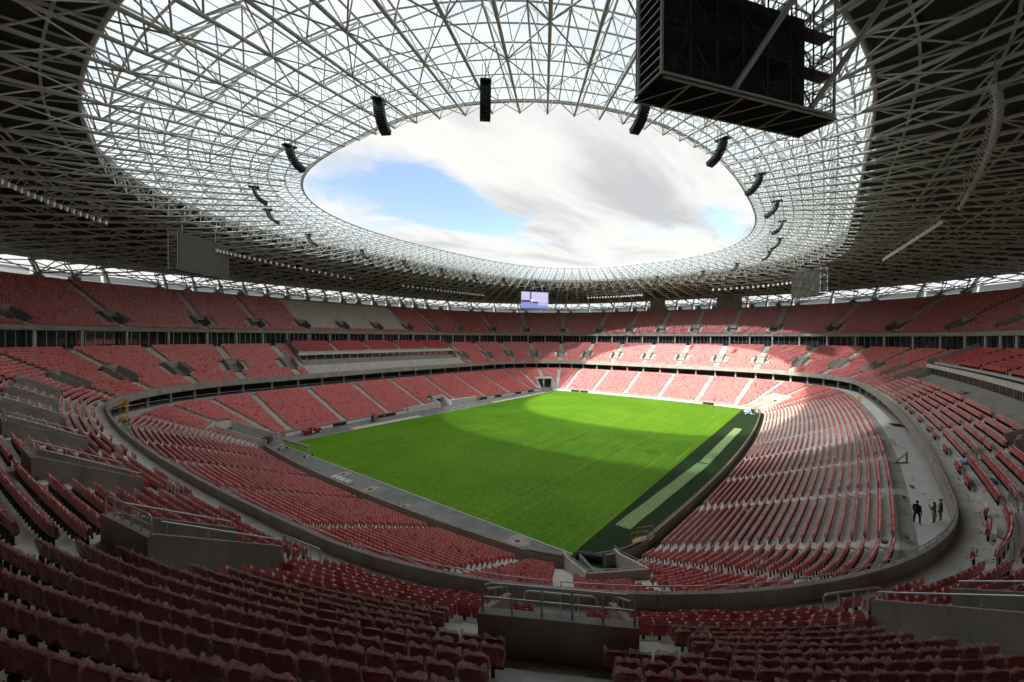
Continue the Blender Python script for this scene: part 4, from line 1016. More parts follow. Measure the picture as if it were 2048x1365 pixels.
SPK = [((-63.0, -30.6), 'loudspeaker array hanging straight down, centre of the near opening edge'), ((-67.3, -20.5), 'large curved loudspeaker array left of the central one'), ((-51.8, -41.2), 'large curved loudspeaker array left below the big screen rig'), ((-68.3, -3.6), 'curved loudspeaker array at the left of the roof opening'), ((-65.5, 14.9), 'curved loudspeaker array below and left of the opening, over the left trusses'), ((-59.5, 25.3), 'smaller loudspeaker array lowest at the left edge of the opening'),
       ((-38.6, -45.6), 'curved loudspeaker array just right of the opening, under the screen rig'), ((-24.4, -47.7), 'second loudspeaker array down the right edge of the opening'), ((-9.9, -48.6), 'third loudspeaker array down the right edge of the opening'), ((4.4, -48.3), 'fourth loudspeaker array down the right edge of the opening'), ((20.7, -46.7), 'fifth loudspeaker array down the right edge of the opening'), ((35.1, -43.4), 'sixth loudspeaker array down the right edge of the opening'),
       ((49.4, -33.7), 'far right small loudspeaker array above the unlit right screen'), ((58.6, -22.0), 'small loudspeaker array at the far end, right of the middle'), ((63.0, -5.0), 'small loudspeaker array near the middle of the far roof edge'), ((-46.4, 37.5), 'small loudspeaker array against the left trusses, nearest of the left row'), ((-29.9, 42.5), 'second small loudspeaker array along the left roof edge'), ((-13.7, 46.0), 'third small loudspeaker array along the left roof edge'), ((2.8, 47.5), 'fourth small loudspeaker array along the left roof edge'), ((18.4, 47.0), 'fifth small loudspeaker array along the left roof edge'), ((32.0, 44.1), 'sixth small loudspeaker array along the left roof edge'), ((46.2, 38.6), 'last small loudspeaker array of the left row, near the lit screen')]
for n, ((x, y), lab) in enumerate(SPK):
    nx, ny = x/HA**2, y/HB**2; rz = math.atan2(-ny, -nx)-math.pi/2
    loc = (X0+x, Y0+y, 45.4)
    if n == 0: arr.location = loc; arr.rotation_euler = (0, 0, rz); arr['label'] = lab; arr['group'] = 'loudspeaker arrays round the roof opening'
    else: dup(arr, loc, rz, lab)

# ------------------------------------------------------------------ rows of floodlights on catwalks under the outer roof
FL = [([(-89.8, 24.5), (-84.8, 32.8), (-78.1, 40.5)], 'bank of floodlights in the dark roof at the far left', 17, 1.0), ([(-60, 51.0), (-45.5, 57.6), (-17.8, 66.8)], 'long bank of floodlights under the roof right of the left screen', 26, 0), ([(2, 68.4), (28, 68.0), (46.3, 66.7)], 'bank of floodlights under the roof left of the lit screen', 26, 0),
      ([(-44, -65.1), (-29.5, -67.8), (-5, -70.1)], 'steep bank of floodlights high at the far right of the picture', 30, 0), ([(2.4, -69.7), (17.2, -68.1), (39.3, -65.7)], 'bank of floodlights slanting down at the right, below the steep one', 26, 0), ([(60, -55), (76.5, -42.6), (81, -19.5)], 'bank of floodlights under the far roof left of the right screen', 26, 0), ([(84, 8), (85, 20), (82, 34)], 'bank of floodlights under the far roof right of the lit screen', 22, 0)]
_b = MB(); _b.box((0, 0, -0.32), (0.33, 0, 0), (0, 0.16, 0), (0, 0.1, 0.3)); _b.cm = 1; _b.box((0, -0.18, -0.36), (0.30, 0, 0), (0, 0.02, 0.01), (0, 0.09, 0.27)); _b.cm = 0
_b.tube((-0.27, 0, 0), (-0.27, 0, -0.4), 0.02, 4); _b.tube((0.27, 0, 0), (0.27, 0, -0.4), 0.02, 4); _b.tube((0, 0, 0.0), (0, 0, 0.9), 0.03, 4)
FLM = _b.mesh('floodlight', [steel, lampglass])
for P, lab, n, _ in FL:
    P = [np.array([X0+x, Y0+y, 41.7]) for x, y in P]
    def along(f):
        a, b_, c = P; return (1-f)**2*a+2*f*(1-f)*(2*b_-(a+c)/2)+f*f*c
    t = thing('floodlight_bank', lab, 'floodlights', tuple(along(0.5)), 0, 'banks of floodlights under the roof'); c0 = along(0.5)
    b = MB(); Q = [along(f)-c0 for f in np.linspace(0, 1, 13)]
    for dz in (0.95, 2.0): b.path([q+(0, 0, dz) for q in Q], 0.05, 5)
    for q in Q: b.tube(q+(0, 0, 0.95), q+(0, 0, 2.6), 0.035, 5)
    b.build('catwalk', strutm, t)
    for k in range(n):
        f = (k+0.5)/n; p = along(f)-c0; e = along(min(1, f+0.01))-along(max(0, f-0.01)); o = link('floodlight', FLM, t)
        inw = math.atan2(Y0-(p+c0)[1], X0-(p+c0)[0]); o.location = p; o.rotation_euler = (math.radians(28), 0, inw+math.pi/2)

# ------------------------------------------------------------------ things on and around the pitch
def place(o, x, y, z=0.0, rz=0.0): o.location = (x, y, z); o.rotation_euler = (0, 0, rz); return o
def wheel(parent, x, y, r, w, hub=white_p, name='wheel'):
    b = MB(); b.tube((x, y-w/2, r), (x, y+w/2, r), r, 16, cap=True); t = b.build(name, rubber, parent, smooth=False)
    b = MB(); b.tube((x, y-w/2-0.012, r), (x, y+w/2+0.012, r), r*0.55, 12, cap=True); b.build('rim', hub, t)
# pale turf mats rolled out on the dark turf
for (xa, ya, xb, yb, w, lab) in ((21.0, -38.05, -14.6, -38.0, 0.85, 'pale green turf mat on the dark strip, the farther of two'), (-15.2, -37.95, -47.6, -36.2, 0.95, 'pale green turf mat on the dark strip, the nearer of two')):
    d = np.array([xb-xa, yb-ya, 0.0]); l = np.linalg.norm(d); d /= l; o = np.array([-d[1], d[0], 0])
    n = 12; b = MB()
    for k in range(n):
        f0, f1 = k/n*l, (k+1)/n*l-0.02; j = math.sin(k*1.7)*0.03
        p, q = np.array([xa, ya, 0.0])+d*f0+o*j, np.array([xa, ya, 0.0])+d*f1+o*j
        b.hexa([p-o*w+(0, 0, .02), q-o*w+(0, 0, .02), q+o*w+(0, 0, .02), p+o*w+(0, 0, .02)], [p-o*w+(0, 0, .06), q-o*w+(0, 0, .06), q+o*w+(0, 0, .06), p+o*w+(0, 0, .06)])
    m = b.build('turf_mat', matgreen); tag(m, lab, 'turf mat', 'pale turf mats'); m['kind'] = 'thing'; del m['kind']
# pale paving strips along the left edge of the grass
for (xa, xb, ya, yb, lab) in ((-39.5, -18.5, 34.8, 37.0, 'pale paving strip beside the cable reel, nearer of two'), (13.0, 46.0, 34.8, 36.6, 'pale paving strip along the far part of the left touchline')):
    t = thing('paving_strip', lab, 'paving', ((xa+xb)/2, (ya+yb)/2, 0), 0, 'pale paving strips'); n = int((xb-xa)/2.0); w = (xb-xa)/n
    b = MB(); b.abox(-w/2+.015, w/2-.015, -(yb-ya)/2, (yb-ya)/2, 0.004, 0.05); me = b.mesh('paving_slab', mat('paving slab', (0.62, 0.57, 0.50), 0.8, var=0.1, vscale=0.8, stain=0.2))
    for k in range(n): o = link('paving_slab', me, t); o.location = (-(xb-xa)/2+(k+.5)*w, 0, 0)
# manhole covers in pale concrete patches
for n, (x, y, r, lab) in enumerate(((-58.3, 7.0, 1.2, 'round manhole in a pale patch near the white pallets'), (-59.3, -2.2, 1.1, 'round manhole in a pale patch, middle of the near track'), (-58.0, -28.4, 1.4, 'round manhole in a pale patch by the near corner of the pitch'), (-60.0, -11.0, 0.8, 'small manhole between the two larger ones on the near track'))):
    t = thing('manhole', lab, 'manhole', (x, y, 0), 0, 'manholes in the near track')
    b = MB(); rr = random.Random(n); b.poly([(r*1.35*rr.uniform(.7, 1.15)*math.cos(a), r*rr.uniform(.7, 1.15)*math.sin(a), 0.004) for a in np.linspace(0, 2*math.pi, 22)[:-1]]); b.build('patch', mat('cement patch', (.36, .345, .31), .9, var=.2, vscale=1.5), t)
    b = MB(); b.tube((0, 0, 0.0), (0, 0, 0.03), 0.38, 20, cap=True); b.build('cover', mat('cast iron', (0.10, 0.09, 0.08), 0.7, metal=0.3), t)
    b = MB(); 
    for a in np.linspace(0, 2*math.pi, 25)[:-1]: e = a+2*math.pi/24; b.poly([(0.38*math.cos(a), 0.38*math.sin(a), 0.034), (0.46*math.cos(a), 0.46*math.sin(a), 0.034), (0.46*math.cos(e), 0.46*math.sin(e), 0.034), (0.38*math.cos(e), 0.38*math.sin(e), 0.034)])
    b.build('collar', galv, t)
# red tractor
t = thing('tractor', 'small red tractor parked by the left perimeter wall', 'tractor')
b = MB(); b.hexa([(0.1, -.42, .55), (1.75, -.36, .55), (1.75, .36, .55), (.1, .42, .55)], [(.1, -.4, 1.15), (1.7, -.33, 1.02), (1.7, .33, 1.02), (.1, .4, 1.15)]); b.build('bonnet', redpaint, t)
b = MB(); b.abox(-.9, .1, -.6, .6, .45, .75); b.hexa([(-1.0, -.72, .75), (-.2, -.72, .75), (-.2, -.45, .75), (-1., -.45, .75)], [(-.9, -.72, 1.2), (-.35, -.72, 1.1), (-.35, -.45, 1.1), (-.9, -.45, 1.2)]); b.hexa([(-1.0, .45, .75), (-.2, .45, .75), (-.2, .72, .75), (-1., .72, .75)], [(-.9, .45, 1.2), (-.35, .45, 1.1), (-.35, .72, 1.1), (-.9, .72, 1.2)]); b.build('body', redpaint, t)
b = MB(); b.abox(-.65, -.2, -.25, .25, .8, .95); b.abox(-.72, -.6, -.25, .25, .9, 1.35); b.build('seat', black_p, t)
b = MB(); b.tube((-.85, -.5, .9), (-.85, -.5, 2.05), .035, 6); b.tube((-.85, .5, .9), (-.85, .5, 2.05), .035, 6); b.tube((-.85, -.5, 2.05), (-.85, .5, 2.05), .035, 6); b.build('roll_bar', black_p, t)
b = MB(); b.tube((.25, 0, 1.1), (-.1, 0, 1.4), .02, 6); b.tube((-.12, -.17, 1.4), (-.12, .17, 1.4), .02, 6); b.build('steering_wheel', black_p, t)
for x, y, r in ((-.55, -.62, .55), (-.55, .62, .55), (1.3, -.55, .36), (1.3, .55, .36)): wheel(t, x, y, r, .28)
b = MB(); b.hexa([(-2.2, -.75, .35), (-1.1, -.75, .35), (-1.1, .75, .35), (-2.2, .75, .35)], [(-2.4, -.8, 1.05), (-1.05, -.8, 1.0), (-1.05, .8, 1.0), (-2.4, .8, 1.05)]); b.build('hopper', redpaint, t)
place(t, -47.6, 38.6, 0.0, math.radians(5))
# wooden cable reel
t = thing('cable_reel', 'weathered wooden cable reel standing on the left track', 'cable reel'); R = 1.05
for x in (-.38, .38):
    b = MB(); b.tube((x-.05, 0, R), (x+.05, 0, R), R, 24, cap=True); f = b.build('flange', wood_d, t)
    b = MB(); b.tube((x*1.16, 0, R), (x*1.19, 0, R), .16, 12, cap=True); b.build('hub_plate', black_p, f)
b = MB(); b.tube((-.34, 0, R), (.34, 0, R), .55, 18); b.build('drum', wood_d, t)
b = MB()
for k in range(7): b.tube((-.3+k*.1, 0, R), (-.22+k*.1, 0, R), .68+.02*(k % 2), 18, cap=True)
b.build('cable', black_p, t)
place(t, -31.0, 39.6, 0.0, math.radians(-62))
# white frame on wheels with a long roller, by the left corner
t = thing('rolling_frame', 'white frame on small wheels with a long roller at the left corner', 'rolling frame')
b = MB()
for y in (-4.6, 4.6):
    b.tube((0, y, .2), (0, y, 2.1), .07, 8); b.tube((-.8, y, .25), (.8, y, .25), .06, 8)
b.build('upright', white_p, t, smooth=True)
b = MB(); b.tube((0, -4.8, 2.1), (0, 4.8, 2.1), .09, 8); b.tube((0.0, -4.8, 1.45), (0.0, 4.8, 1.45), .05, 8)
for y in np.linspace(-4.6, 4.6, 24): b.tube((0, y, 1.45), (0, y, 2.1), .025, 5)
b.build('crossbar', white_p, t, smooth=True)
b = MB(); b.tube((.12, -4.4, 1.78), (.12, 4.4, 1.78), .22, 12, cap=True); b.build('roller', mat('roller fabric', (.45, .44, .33), .8, var=.15, vscale=3), t, smooth=True)
for x in (-.75, .75):
    for y in (-4.6, 4.6): wheel(t, x, y, .2, .12, black_p)
place(t, -57.6, 25.5, 0, math.radians(4))
# dark cabinet and blue standpipe at the left corner
t = thing('equipment_cabinet', 'dark equipment cabinet beside the left corner gateway', 'cabinet')
b = MB(); b.abox(-.7, .7, -.45, .45, .1, 1.6); b.build('body', mat('dark slats', (.03, .03, .035), .6), t)
b = MB()
for k in range(7): b.abox(-.68, .68, -.48, -.455, .2+k*.19, .3+k*.19)
b.build('front_slat', darkgap, t)
b = MB(); b.abox(-.85, .85, -.55, .55, 0, .1); b.build('base', concrete_d, t)
b = MB(); b.tube((1.7, 0, 0), (1.7, 0, 1.9), .08, 8, cap=True); b.build('standpipe', mat('blue grey steel', (.08, .10, .22), .5), t, smooth=True)
place(t, -58.6, 36.2, 0, math.radians(35))
# pallets with white sacks
t = thing('sack_pallets', 'low white wrapped stack on the near track beside the wall', 'pallets')
for k in range(4):
    b = MB(); b.abox(-.55, .55, k*1.25-2.4, k*1.25-1.35, 0, .14); b.build('pallet', wood_d, t)
    for q in range(2): b = MB(); b.hexa([(-.5+q*.52, k*1.25-2.38, .14), (-.03+q*.52, k*1.25-2.38, .14), (-.03+q*.52, k*1.25-1.4, .14), (-.5+q*.52, k*1.25-1.4, .14)], [(-.45+q*.52, k*1.25-2.3, .5), (-.08+q*.52, k*1.25-2.3, .52), (-.08+q*.52, k*1.25-1.48, .5), (-.45+q*.52, k*1.25-1.48, .53)]); b.build('sack', whiteplastic, t)
place(t, -60.3, 4.2, 0, 0.05)
# blue utility vehicle
t = thing('utility_vehicle', 'small blue and white mowing vehicle at the right corner of the pitch', 'utility vehicle')
b = MB(); b.abox(-.95, .95, -.55, .55, .35, .75); b.build('chassis', bluep, t)
b = MB(); b.hexa([(.1, -.5, .75), (.95, -.5, .75), (.95, .5, .75), (.1, .5, .75)], [(.15, -.45, 1.25), (.8, -.42, 1.05), (.8, .42, 1.05), (.15, .45, 1.25)]); b.build('hood', bluep, t)
b = MB(); b.hexa([(-1.0, -.55, .75), (0, -.55, .75), (0, .55, .75), (-1., .55, .75)], [(-1.1, -.6, 1.05), (0.02, -.6, 1.05), (.02, .6, 1.05), (-1.1, .6, 1.05)]); b.build('load_bed', whiteplastic, t)
b = MB()
for y in (-.5, .5): b.tube((.05, y, .8), (-.05, y, 1.8), .03, 6)
b.tube((-.05, -.5, 1.8), (-.05, .5, 1.8), .03, 6); b.build('roll_bar', galv, t)
for x, y in ((-.7, -.6), (-.7, .6), (.7, -.6), (.7, .6)): wheel(t, x, y, .32, .22)
b = MB(); b.abox(1.0, 1.8, -.7, .7, .1, .25); b.tube((.9, 0, .4), (1.3, 0, .2), .04, 6); b.build('mower_deck', galv, t)
place(t, 44.5, -37.0, 0.01, math.radians(-70))
# roll of dark turf with a white core, near corner
t = thing('turf_roll', 'thick black turf roll with a white end at the near pitch corner', 'turf roll')
b = MB(); b.tube((0, 0, .42), (-.0, 2.6, .42), .4, 20, cap=False); b.build('roll', black_p, t, smooth=True)
b = MB(); b.tube((0, -.02, .42), (0, .02, .42), .36, 20, cap=True); e = b.build('end_face', whiteplastic, t); b = MB(); b.tube((0, -.03, .42), (0, .03, .42), .1, 12, cap=True); b.build('core_hole', black_p, e)
b = MB(); b.hexa([(.15, .3, .02), (.4, .3, .02), (2.6, 2.5, .02), (2.4, 2.6, .02)], [(.15, .3, .75), (.4, .3, .6), (2.6, 2.5, .06), (2.4, 2.6, .05)]); b.build('loose_flap', mat('turf backing', (.30, .31, .33), .7), t)
place(t, -57.0, -35.2, 0, math.radians(200))
# wooden steps with rails beside the turf
t = thing('wooden_steps', 'raw wooden steps with rails leading down to the dark turf', 'steps')
for k in range(5):
    b = MB(); b.abox(-.75, .75, k*.42, k*.42+.44, 0.02+k*.22, .07+k*.22+.02); b.build('tread', wood, t)
    b = MB(); b.abox(-.72, .72, k*.42+.01, k*.42+.04, -.0+max(0, (k-1))*.22, .02+k*.22); b.build('riser', wood, t)
for x in (-.78, .78):
    b = MB()
    for yy, h in ((.15, .1), (1.9, .95)): b.abox(x-.05, x+.05, yy-.05, yy+.05, 0, h+1.05)
    b.build('post', wood, t)
    b = MB(); b.hexa([(x-.04, .1, 1.08), (x+.04, .1, 1.08), (x+.04, 2.0, 1.95), (x-.04, 2.0, 1.95)], [(x-.04, .1, 1.17), (x+.04, .1, 1.17), (x+.04, 2.0, 2.04), (x-.04, 2.0, 2.04)]); b.build('rail', wood, t)
place(t, -49.8, -38.4, 0.01, math.radians(178))
# ------------------------------------------------------------------ things on the walkway
WZ = 7.79
t = thing('wooden_trestle', 'pale orange wooden A-frame standing on the far walkway at the right', 'trestle')
b = MB(); b.hexa([(-.6, -.05, 0), (-.48, -.05, 0), (-.48, .05, 0), (-.6, .05, 0)], [(-.06, -.05, 1.5), (.06, -.05, 1.5), (.06, .05, 1.5), (-.06, .05, 1.5)]); b.build('leg', wood, t)
b = MB(); b.hexa([(.48, -.05, 0), (.6, -.05, 0), (.6, .05, 0), (.48, .05, 0)], [(-.06, -.06, 1.49), (.06, -.06, 1.49), (.06, .06, 1.49), (-.06, .06, 1.49)]); b.build('leg', wood, t)
b = MB(); b.abox(-.5, .5, -.08, -.055, .3, .45); b.abox(-.3, .3, -.08, -.055, .8, .9); b.build('crosspiece', wood, t)
b = MB(); b.abox(-.5, .5, .06, .075, .1, .9); b.build('board', wood, t); place(t, 33.0, -61.6, WZ, math.radians(60))
t = thing('wooden_prop', 'brown triangular timber prop on the walkway left of the metal barrier', 'timber prop')
b = MB(); b.abox(-.9, .9, -.07, .07, 0, .14); b.build('base_beam', wood_d, t)
b = MB(); b.abox(.7, .84, -.06, .06, .14, 1.35); b.build('upright', wood_d, t)
b = MB(); b.hexa([(-.8, -.05, .14), (-.62, -.05, .14), (-.62, .05, .14), (-.8, .05, .14)], [(.62, -.05, 1.05), (.7, -.05, 1.2), (.7, .05, 1.2), (.62, .05, 1.05)]); b.build('diagonal', wood_d, t); place(t, -27.3, -62.3, WZ, math.radians(-45))
b = MB(); b.abox(-1.4, 1.4, -.75, .75, 0, .06); b.abox(-1.1, 1.1, -.5, .5, .061, .1); o = b.build('rubber_mat', black_p); tag(o, 'black rectangular mat lying on the far walkway', 'mat'); place(o, 1.6, -64.9, WZ, math.radians(8))
t = thing('metal_barrier', 'low galvanised barrier standing on the walkway by the last seats', 'barrier')
for y in (-.5, .5):
    b = MB(); hoop(b, (-1.3, y, 0), (1.3, y, 0), 1.0, .03, 2, .5); b.build('hoop', galv, t, smooth=True)
b = MB()
for x in (-1.1, 0, 1.1): b.tube((x, -.5, .55), (x, .5, .55), .025, 6)
b.build('cross_tube', galv, t); place(t, -16.3, -62.2, WZ, math.radians(4))
b = MB(); b.hexa([(-1.1, 0, 0), (1.1, 0, 0), (1.1, .05, 0), (-1.1, .05, 0)], [(-1.1, .45, 1.9), (1.1, .45, 1.9), (1.1, .5, 1.9), (-1.1, .5, 1.9)]); o = b.build('steel_sheet', galv); tag(o, 'grey sheet leaning on the parapet beside the people', 'metal sheet'); place(o, -46.6, -63.55, WZ, math.radians(185))
for k, (x, y, lab) in enumerate(((-54.0, -58.6, 'small timber block on the walkway, nearest the camera'), (-52.0, -60.0, 'small timber block on the walkway at the man\'s feet'), (-41.5, -61.0, 'small timber block on the walkway beyond the man'), (-37.5, -62.0, 'small timber block on the walkway, farthest of four'))):
    b = MB(); b.abox(-.24, .24, -.13, .13, 0, .2); b.abox(-.25, .25, -.14, .14, .201, .22); o = b.build('timber_block', wood_d); tag(o, lab, 'timber block', 'timber blocks on the walkway'); place(o, x, y, 7.79, math.radians(-20+10*k))
# yellow scissor lift
t = thing('scissor_lift', 'yellow scissor lift raised on the left walkway', 'scissor lift')
b = MB(); b.abox(-.9, .9, -.45, .45, .15, .6); b.build('base', yellow, t)
for x in (-.65, .65):
    for y in (-.42, .42): wheel(t, x, y, .2, .12, black_p)
b = MB()
for k in range(4):
    z0, z1 = .6+k*.5, 1.1+k*.5
    for y in (-.38, .38): b.tube((-.75, y, z0), (.75, y, z1), .045, 5); b.tube((.75, y, z0), (-.75, y, z1), .045, 5)
b.build('scissor_arm', yellow, t)
b = MB(); b.abox(-.95, .95, -.45, .45, 2.6, 2.72); b.build('platform', yellow, t)
b = MB()
for y in (-.45, .45): hoop(b, (-.95, y, 2.7), (.95, y, 2.7), 1.1, .035, 2, .55)
for x in (-.95, .95): b.tube((x, -.45, 3.75), (x, .45, 3.75), .035, 6); b.tube((x, -.45, 3.2), (x, .45, 3.2), .035, 6)
b.build('guard_rail', yellow, t); b = MB(); b.abox(.5, .85, -.3, .1, 2.75, 3.5); b.build('control_box', yellow, t); place(t, -79.6, 39.5, WZ, math.radians(65))
# timber and scrap in front of the right glazed box
t = thing('timber_pile', 'pile of timber offcuts with a small rail on the right box floor', 'timber pile')
for k in range(7):
    b = MB(); l = rng.uniform(1.0, 2.2); a = rng.uniform(-.3, .3); b.box((rng.uniform(-.6, .6), rng.uniform(-.5, .5), .1+.13*k), (l*math.cos(a)*.5, l*math.sin(a)*.5, 0), (-.12*math.sin(a), .12*math.cos(a), 0), (0, 0, .055)); b.build('plank', wood if k % 3 else wood_d, t)
b = MB(); hoop(b, (-2.4, -.4, 0), (-1.2, -.4, 0), 1.0, .03, 1, .5); b.build('rail', galv, t, smooth=True)
s_ = lat(PER*0.75, 7.6, 2.0); place(t, *pt(s_, 7.6, 13.62), math.radians(20))
# blue bags and loose seat parts dropped behind the near right parapet
for k, (ds, d, row, lab) in enumerate(((16.0, 2.0, 1, 'crumpled blue bag among loose seats behind the right parapet'), (9.5, 2.6, 2, 'smaller blue bag near the foot of the right seats'))):
    s_ = lat(PER*0.5, d, 78+ds); rr = random.Random(k); bm = bmesh.new(); bmesh.ops.create_icosphere(bm, subdivisions=2, radius=.35)
    for v in bm.verts: v.co *= rr.uniform(.7, 1.2); v.co.z = max(-.12, v.co.z*.6)
    me = bpy.data.meshes.new('plastic_bag'); bm.to_mesh(me); bm.free(); me.materials.append(bluebag); o = link('plastic_bag', me); tag(o, lab, 'bag', 'blue bags'); p = pt(s_, d, 10.95+row*.445+.13); o.location = tuple(p)

# ------------------------------------------------------------------ people on the walkway
def person(label, loc, rz, h, mats, skirt=False, arm='down', stance=.11):
    o = thing('person', label, 'person', loc, rz, 'people on the walkway'); k = h/1.78
    V = [(0, 0, .98), (0, 0, 1.18), (0, .01, 1.40), (0, .0, 1.50), (0, -.01, 1.58),
         (.19, .01, 1.42), (-.19, .01, 1.42), (.24, .03, 1.13), (-.24, .03, 1.13), (.23, -.06, .88), (-.23, -.06, .88), (.22, -.1, .80), (-.22, -.1, .80),
         (.10, 0, .92), (-.10, 0, .92), (stance, -.01, .50), (-stance, -.01, .50), (stance+.01, .02, .09), (-stance-.01, .02, .09), (stance+.03, -.14, .04), (-stance-.03, -.14, .04)]
    if arm == 'chest': V[7] = (.25, -.06, 1.14); V[9] = (.12, -.26, 1.30); V[11] = (.05, -.28, 1.40); V[8] = (-.25, -.06, 1.14); V[10] = (-.1, -.26, 1.2); V[12] = (-.03, -.3, 1.26)
    E = [(0, 1), (1, 2), (2, 3), (3, 4), (2, 5), (2, 6), (5, 7), (7, 9), (9, 11), (6, 8), (8, 10), (10, 12), (0, 13), (0, 14), (13, 15), (15, 17), (17, 19), (14, 16), (16, 18), (18, 20)]
    Rr = [(.16, .11), (.145, .10), (.17, .105), (.06, .06), (.055, .055), (.075, .075), (.075, .075), (.05, .05), (.05, .05), (.037, .037), (.037, .037), (.035, .025), (.035, .025), (.10, .10), (.10, .10), (.068, .07), (.068, .07), (.045, .05), (.045, .05), (.042, .032), (.042, .032)]
    me = bpy.data.meshes.new('body'); me.from_pydata([(x*k, y*k, z*k) for x, y, z in V], E, []); b = link('body', me, o)
    m = b.modifiers.new('skin', 'SKIN'); sv = me.skin_vertices[0].data
    for i, (a, c) in enumerate(Rr): sv[i].radius = (a*k, c*k)
    sv[0].use_root = True; m.use_smooth_shade = True; b.modifiers.new('sub', 'SUBSURF').levels = 2; b.modifiers['sub'].render_levels = 2
    me.materials.append(mats[0])
    def blob(name, c, r, m, parent, sub=2):
        bm = bmesh.new(); bmesh.ops.create_icosphere(bm, subdivisions=sub, radius=1.0)
        for v in bm.verts: v.co = Vector((c[0]+v.co.x*r[0], c[1]+v.co.y*r[1], c[2]+v.co.z*r[2]))
        me = bpy.data.meshes.new(name); bm.to_mesh(me); bm.free(); me.materials.append(m); me.polygons.foreach_set('use_smooth', [True]*len(me.polygons)); return link(name, me, parent)
    hd = blob('head', (0, -.02*k, 1.67*k), (.078*k, .098*k, .118*k), skin, o)
    bm_ = MB(); bm_.hexa([(-.012, -.125*k, 1.645*k), (.012, -.125*k, 1.645*k), (.012, -.1*k, 1.645*k), (-.012, -.1*k, 1.645*k)], [(-.008, -.115*k, 1.685*k), (.008, -.115*k, 1.685*k), (.008, -.1*k, 1.685*k), (-.008, -.1*k, 1.685*k)]); bm_.build('nose', skin, hd)
    for sx in (-1, 1): blob('ear', (sx*.078*k, 0, 1.665*k), (.012, .022, .032), skin, hd, 1); blob('eye', (sx*.03*k, -.112*k, 1.68*k), (.012, .006, .007), hairm, hd, 1)
    blob('mouth', (0, -.112*k, 1.615*k), (.024, .006, .006), mat('lip', (.35, .12, .11), .6), hd, 1)
    blob('hair', (0, .012*k, 1.705*k), (.086*k, .10*k, .10*k if not skirt else .10*k), hairm, o)
    if skirt: blob('long_hair', (0, .06*k, 1.58*k), (.085*k, .055*k, .15*k), hairm, o)
    for sx in (-1, 1):
        i = 11 if sx > 0 else 12; c = np.array(V[i])*k; dn = np.array([0, -.02, -1.0]) if arm == 'down' else np.array([-sx*.4, -.3, .9]); dn /= np.linalg.norm(dn); q = MB()
        side = np.array([0, 1.0, 0]) if arm == 'down' else np.array([0, -.5, -.5])
        q.tube(c-dn*.01, c+dn*.08, .036, 7, .03, cap=True)
        for f in range(4): a = c+dn*.075+side*(-.024+f*.016); e = a+dn*(.05+.012*(f in (1, 2)))+np.array([-sx*.008, 0, 0]); q.tube(a, e, .0085, 5, .008, cap=True); q.tube(e, e+dn*.03+np.array([-sx*.018, 0, 0]), .008, 5, .006, cap=True)
        a = c+dn*.02-side*.03; q.tube(a, a-side*.03+dn*.035, .0095, 5, .0085, cap=True); q.build('hand', skin, o)
    if not skirt:
        q = MB(); n = 14
        for z0, z1, r0, r1 in ((.80, 1.05, (.185, .135), (.185, .13)), (1.05, 1.30, (.185, .13), (.205, .13)), (1.30, 1.46, (.205, .13), (.15, .10))):
            for a in range(n):
                t0, t1 = 2*math.pi*a/n, 2*math.pi*(a+1)/n; q.poly([(r0[0]*k*math.cos(t0), r0[1]*k*math.sin(t0), z0*k), (r0[0]*k*math.cos(t1), r0[1]*k*math.sin(t1), z0*k), (r1[0]*k*math.cos(t1), r1[1]*k*math.sin(t1), z1*k), (r1[0]*k*math.cos(t0), r1[1]*k*math.sin(t0), z1*k)])
        q.build('jacket', mats[1], o, smooth=True)
    else:
        q = MB(); n = 16
        for z0, z1, r0, r1 in ((.52, .95, (.20, .16), (.185, .135)), (.95, 1.15, (.185, .135), (.165, .12)), (1.15, 1.46, (.165, .12), (.17, .11))):
            for a in range(n):
                t0, t1 = 2*math.pi*a/n, 2*math.pi*(a+1)/n; q.poly([(r0[0]*k*math.cos(t0), r0[1]*k*math.sin(t0), z0*k), (r0[0]*k*math.cos(t1), r0[1]*k*math.sin(t1), z0*k), (r1[0]*k*math.cos(t1), r1[1]*k*math.sin(t1), z1*k), (r1[0]*k*math.cos(t0), r1[1]*k*math.sin(t0), z1*k)])
        q.build('coat', mats[1], o, smooth=True)
    return o
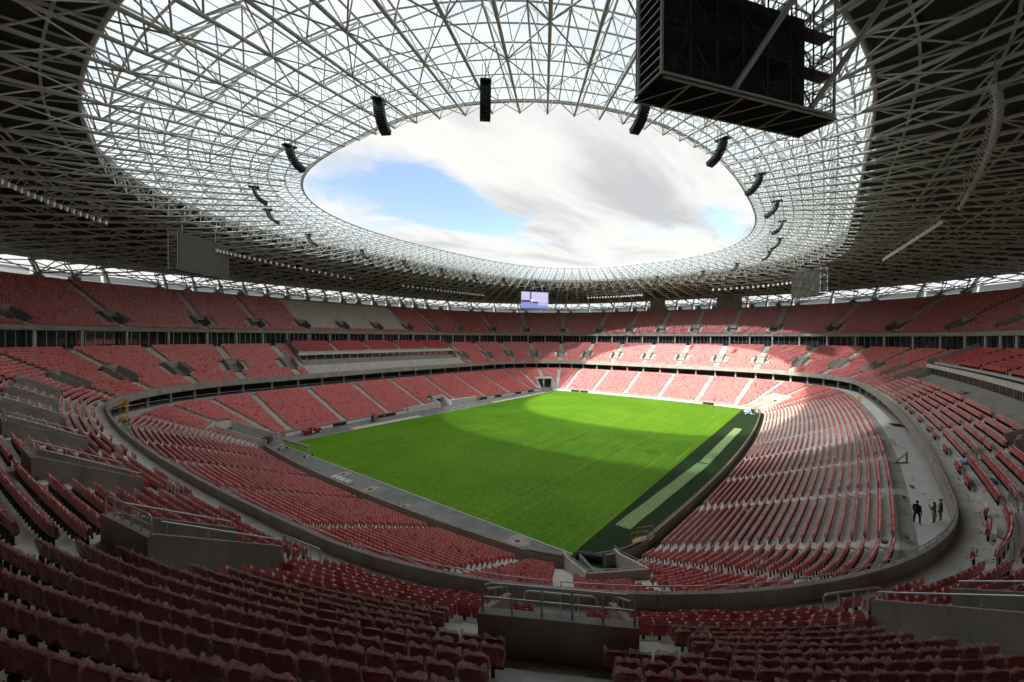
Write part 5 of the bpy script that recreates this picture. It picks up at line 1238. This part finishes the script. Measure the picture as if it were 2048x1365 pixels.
person('person in a dark suit standing with legs apart on the right walkway', (-48.2, -61.0, WZ), math.radians(55), 1.86, (cloth_dark, cloth_dark), False, 'down', .17)
person('person in a pale coat with hands raised to the chest, right of the dark suit', (-47.2, -62.1, WZ), math.radians(150), 1.70, (cloth_grey, cloth_beige), True, 'chest', .09)
person('person in a grey jacket standing behind the pale coat, nearest the parapet', (-46.3, -62.6, WZ), math.radians(160), 1.80, (cloth_grey, cloth_grey), False, 'down', .10)

# ------------------------------------------------------------------ scraps of packaging and offcuts left by the fitters
def litter():
    b = MB(); r = random.Random(5); cols = [mat('cardboard scrap', (0.40, 0.29, 0.18), .9, var=.2, vscale=9), whiteplastic, black_p, bluebag]
    for n in range(420):
        if n < 300: s = lat(PER*.5, 2, r.uniform(58, 122)); d = r.choice((1.15, 1.3, 1.45, 2.0, 2.9, 3.7, 4.5))+r.uniform(-.1, .12); z = zrow(TIER['middle'], int((d-1.0)/TD))
        elif n < 360: s = lat(PER*.5, 2, r.uniform(20, 58)); d = 1.25+r.uniform(-.2, .4); z = zrow(TIER['middle'], 0)
        else: s = lat(PER*.5, -1, r.uniform(52, 130)); d = r.uniform(-1.2, -.1); z = 7.786
        p = pt(s, d, z+.004); a = r.uniform(0, 6.28); l, w, h = r.uniform(.05, .28), r.uniform(.02, .14), r.uniform(.005, .05)
        if n % 11 == 0: l, w, h = r.uniform(.25, .45), r.uniform(.15, .3), r.uniform(.02, .1)
        b.cm = r.choice((0, 0, 1, 1, 1, 2, 2, 3)) if n % 11 else 1
        e, f = np.array([math.cos(a), math.sin(a), 0])*l/2, np.array([-math.sin(a), math.cos(a), 0])*w/2
        q = [p-e-f, p+e-f, p+e+f, p-e+f]; t = [v*1.0+np.array([0, 0, h*r.uniform(.5, 1.2)])+e*r.uniform(-.3, .1) for v in q]; b.hexa(q, t)
    o = b.build('packaging_scraps', cols, None, kind='stuff'); o['label'] = 'scattered scraps of packaging and offcuts on the near steps and walkway'; o['category'] = 'litter'
litter()
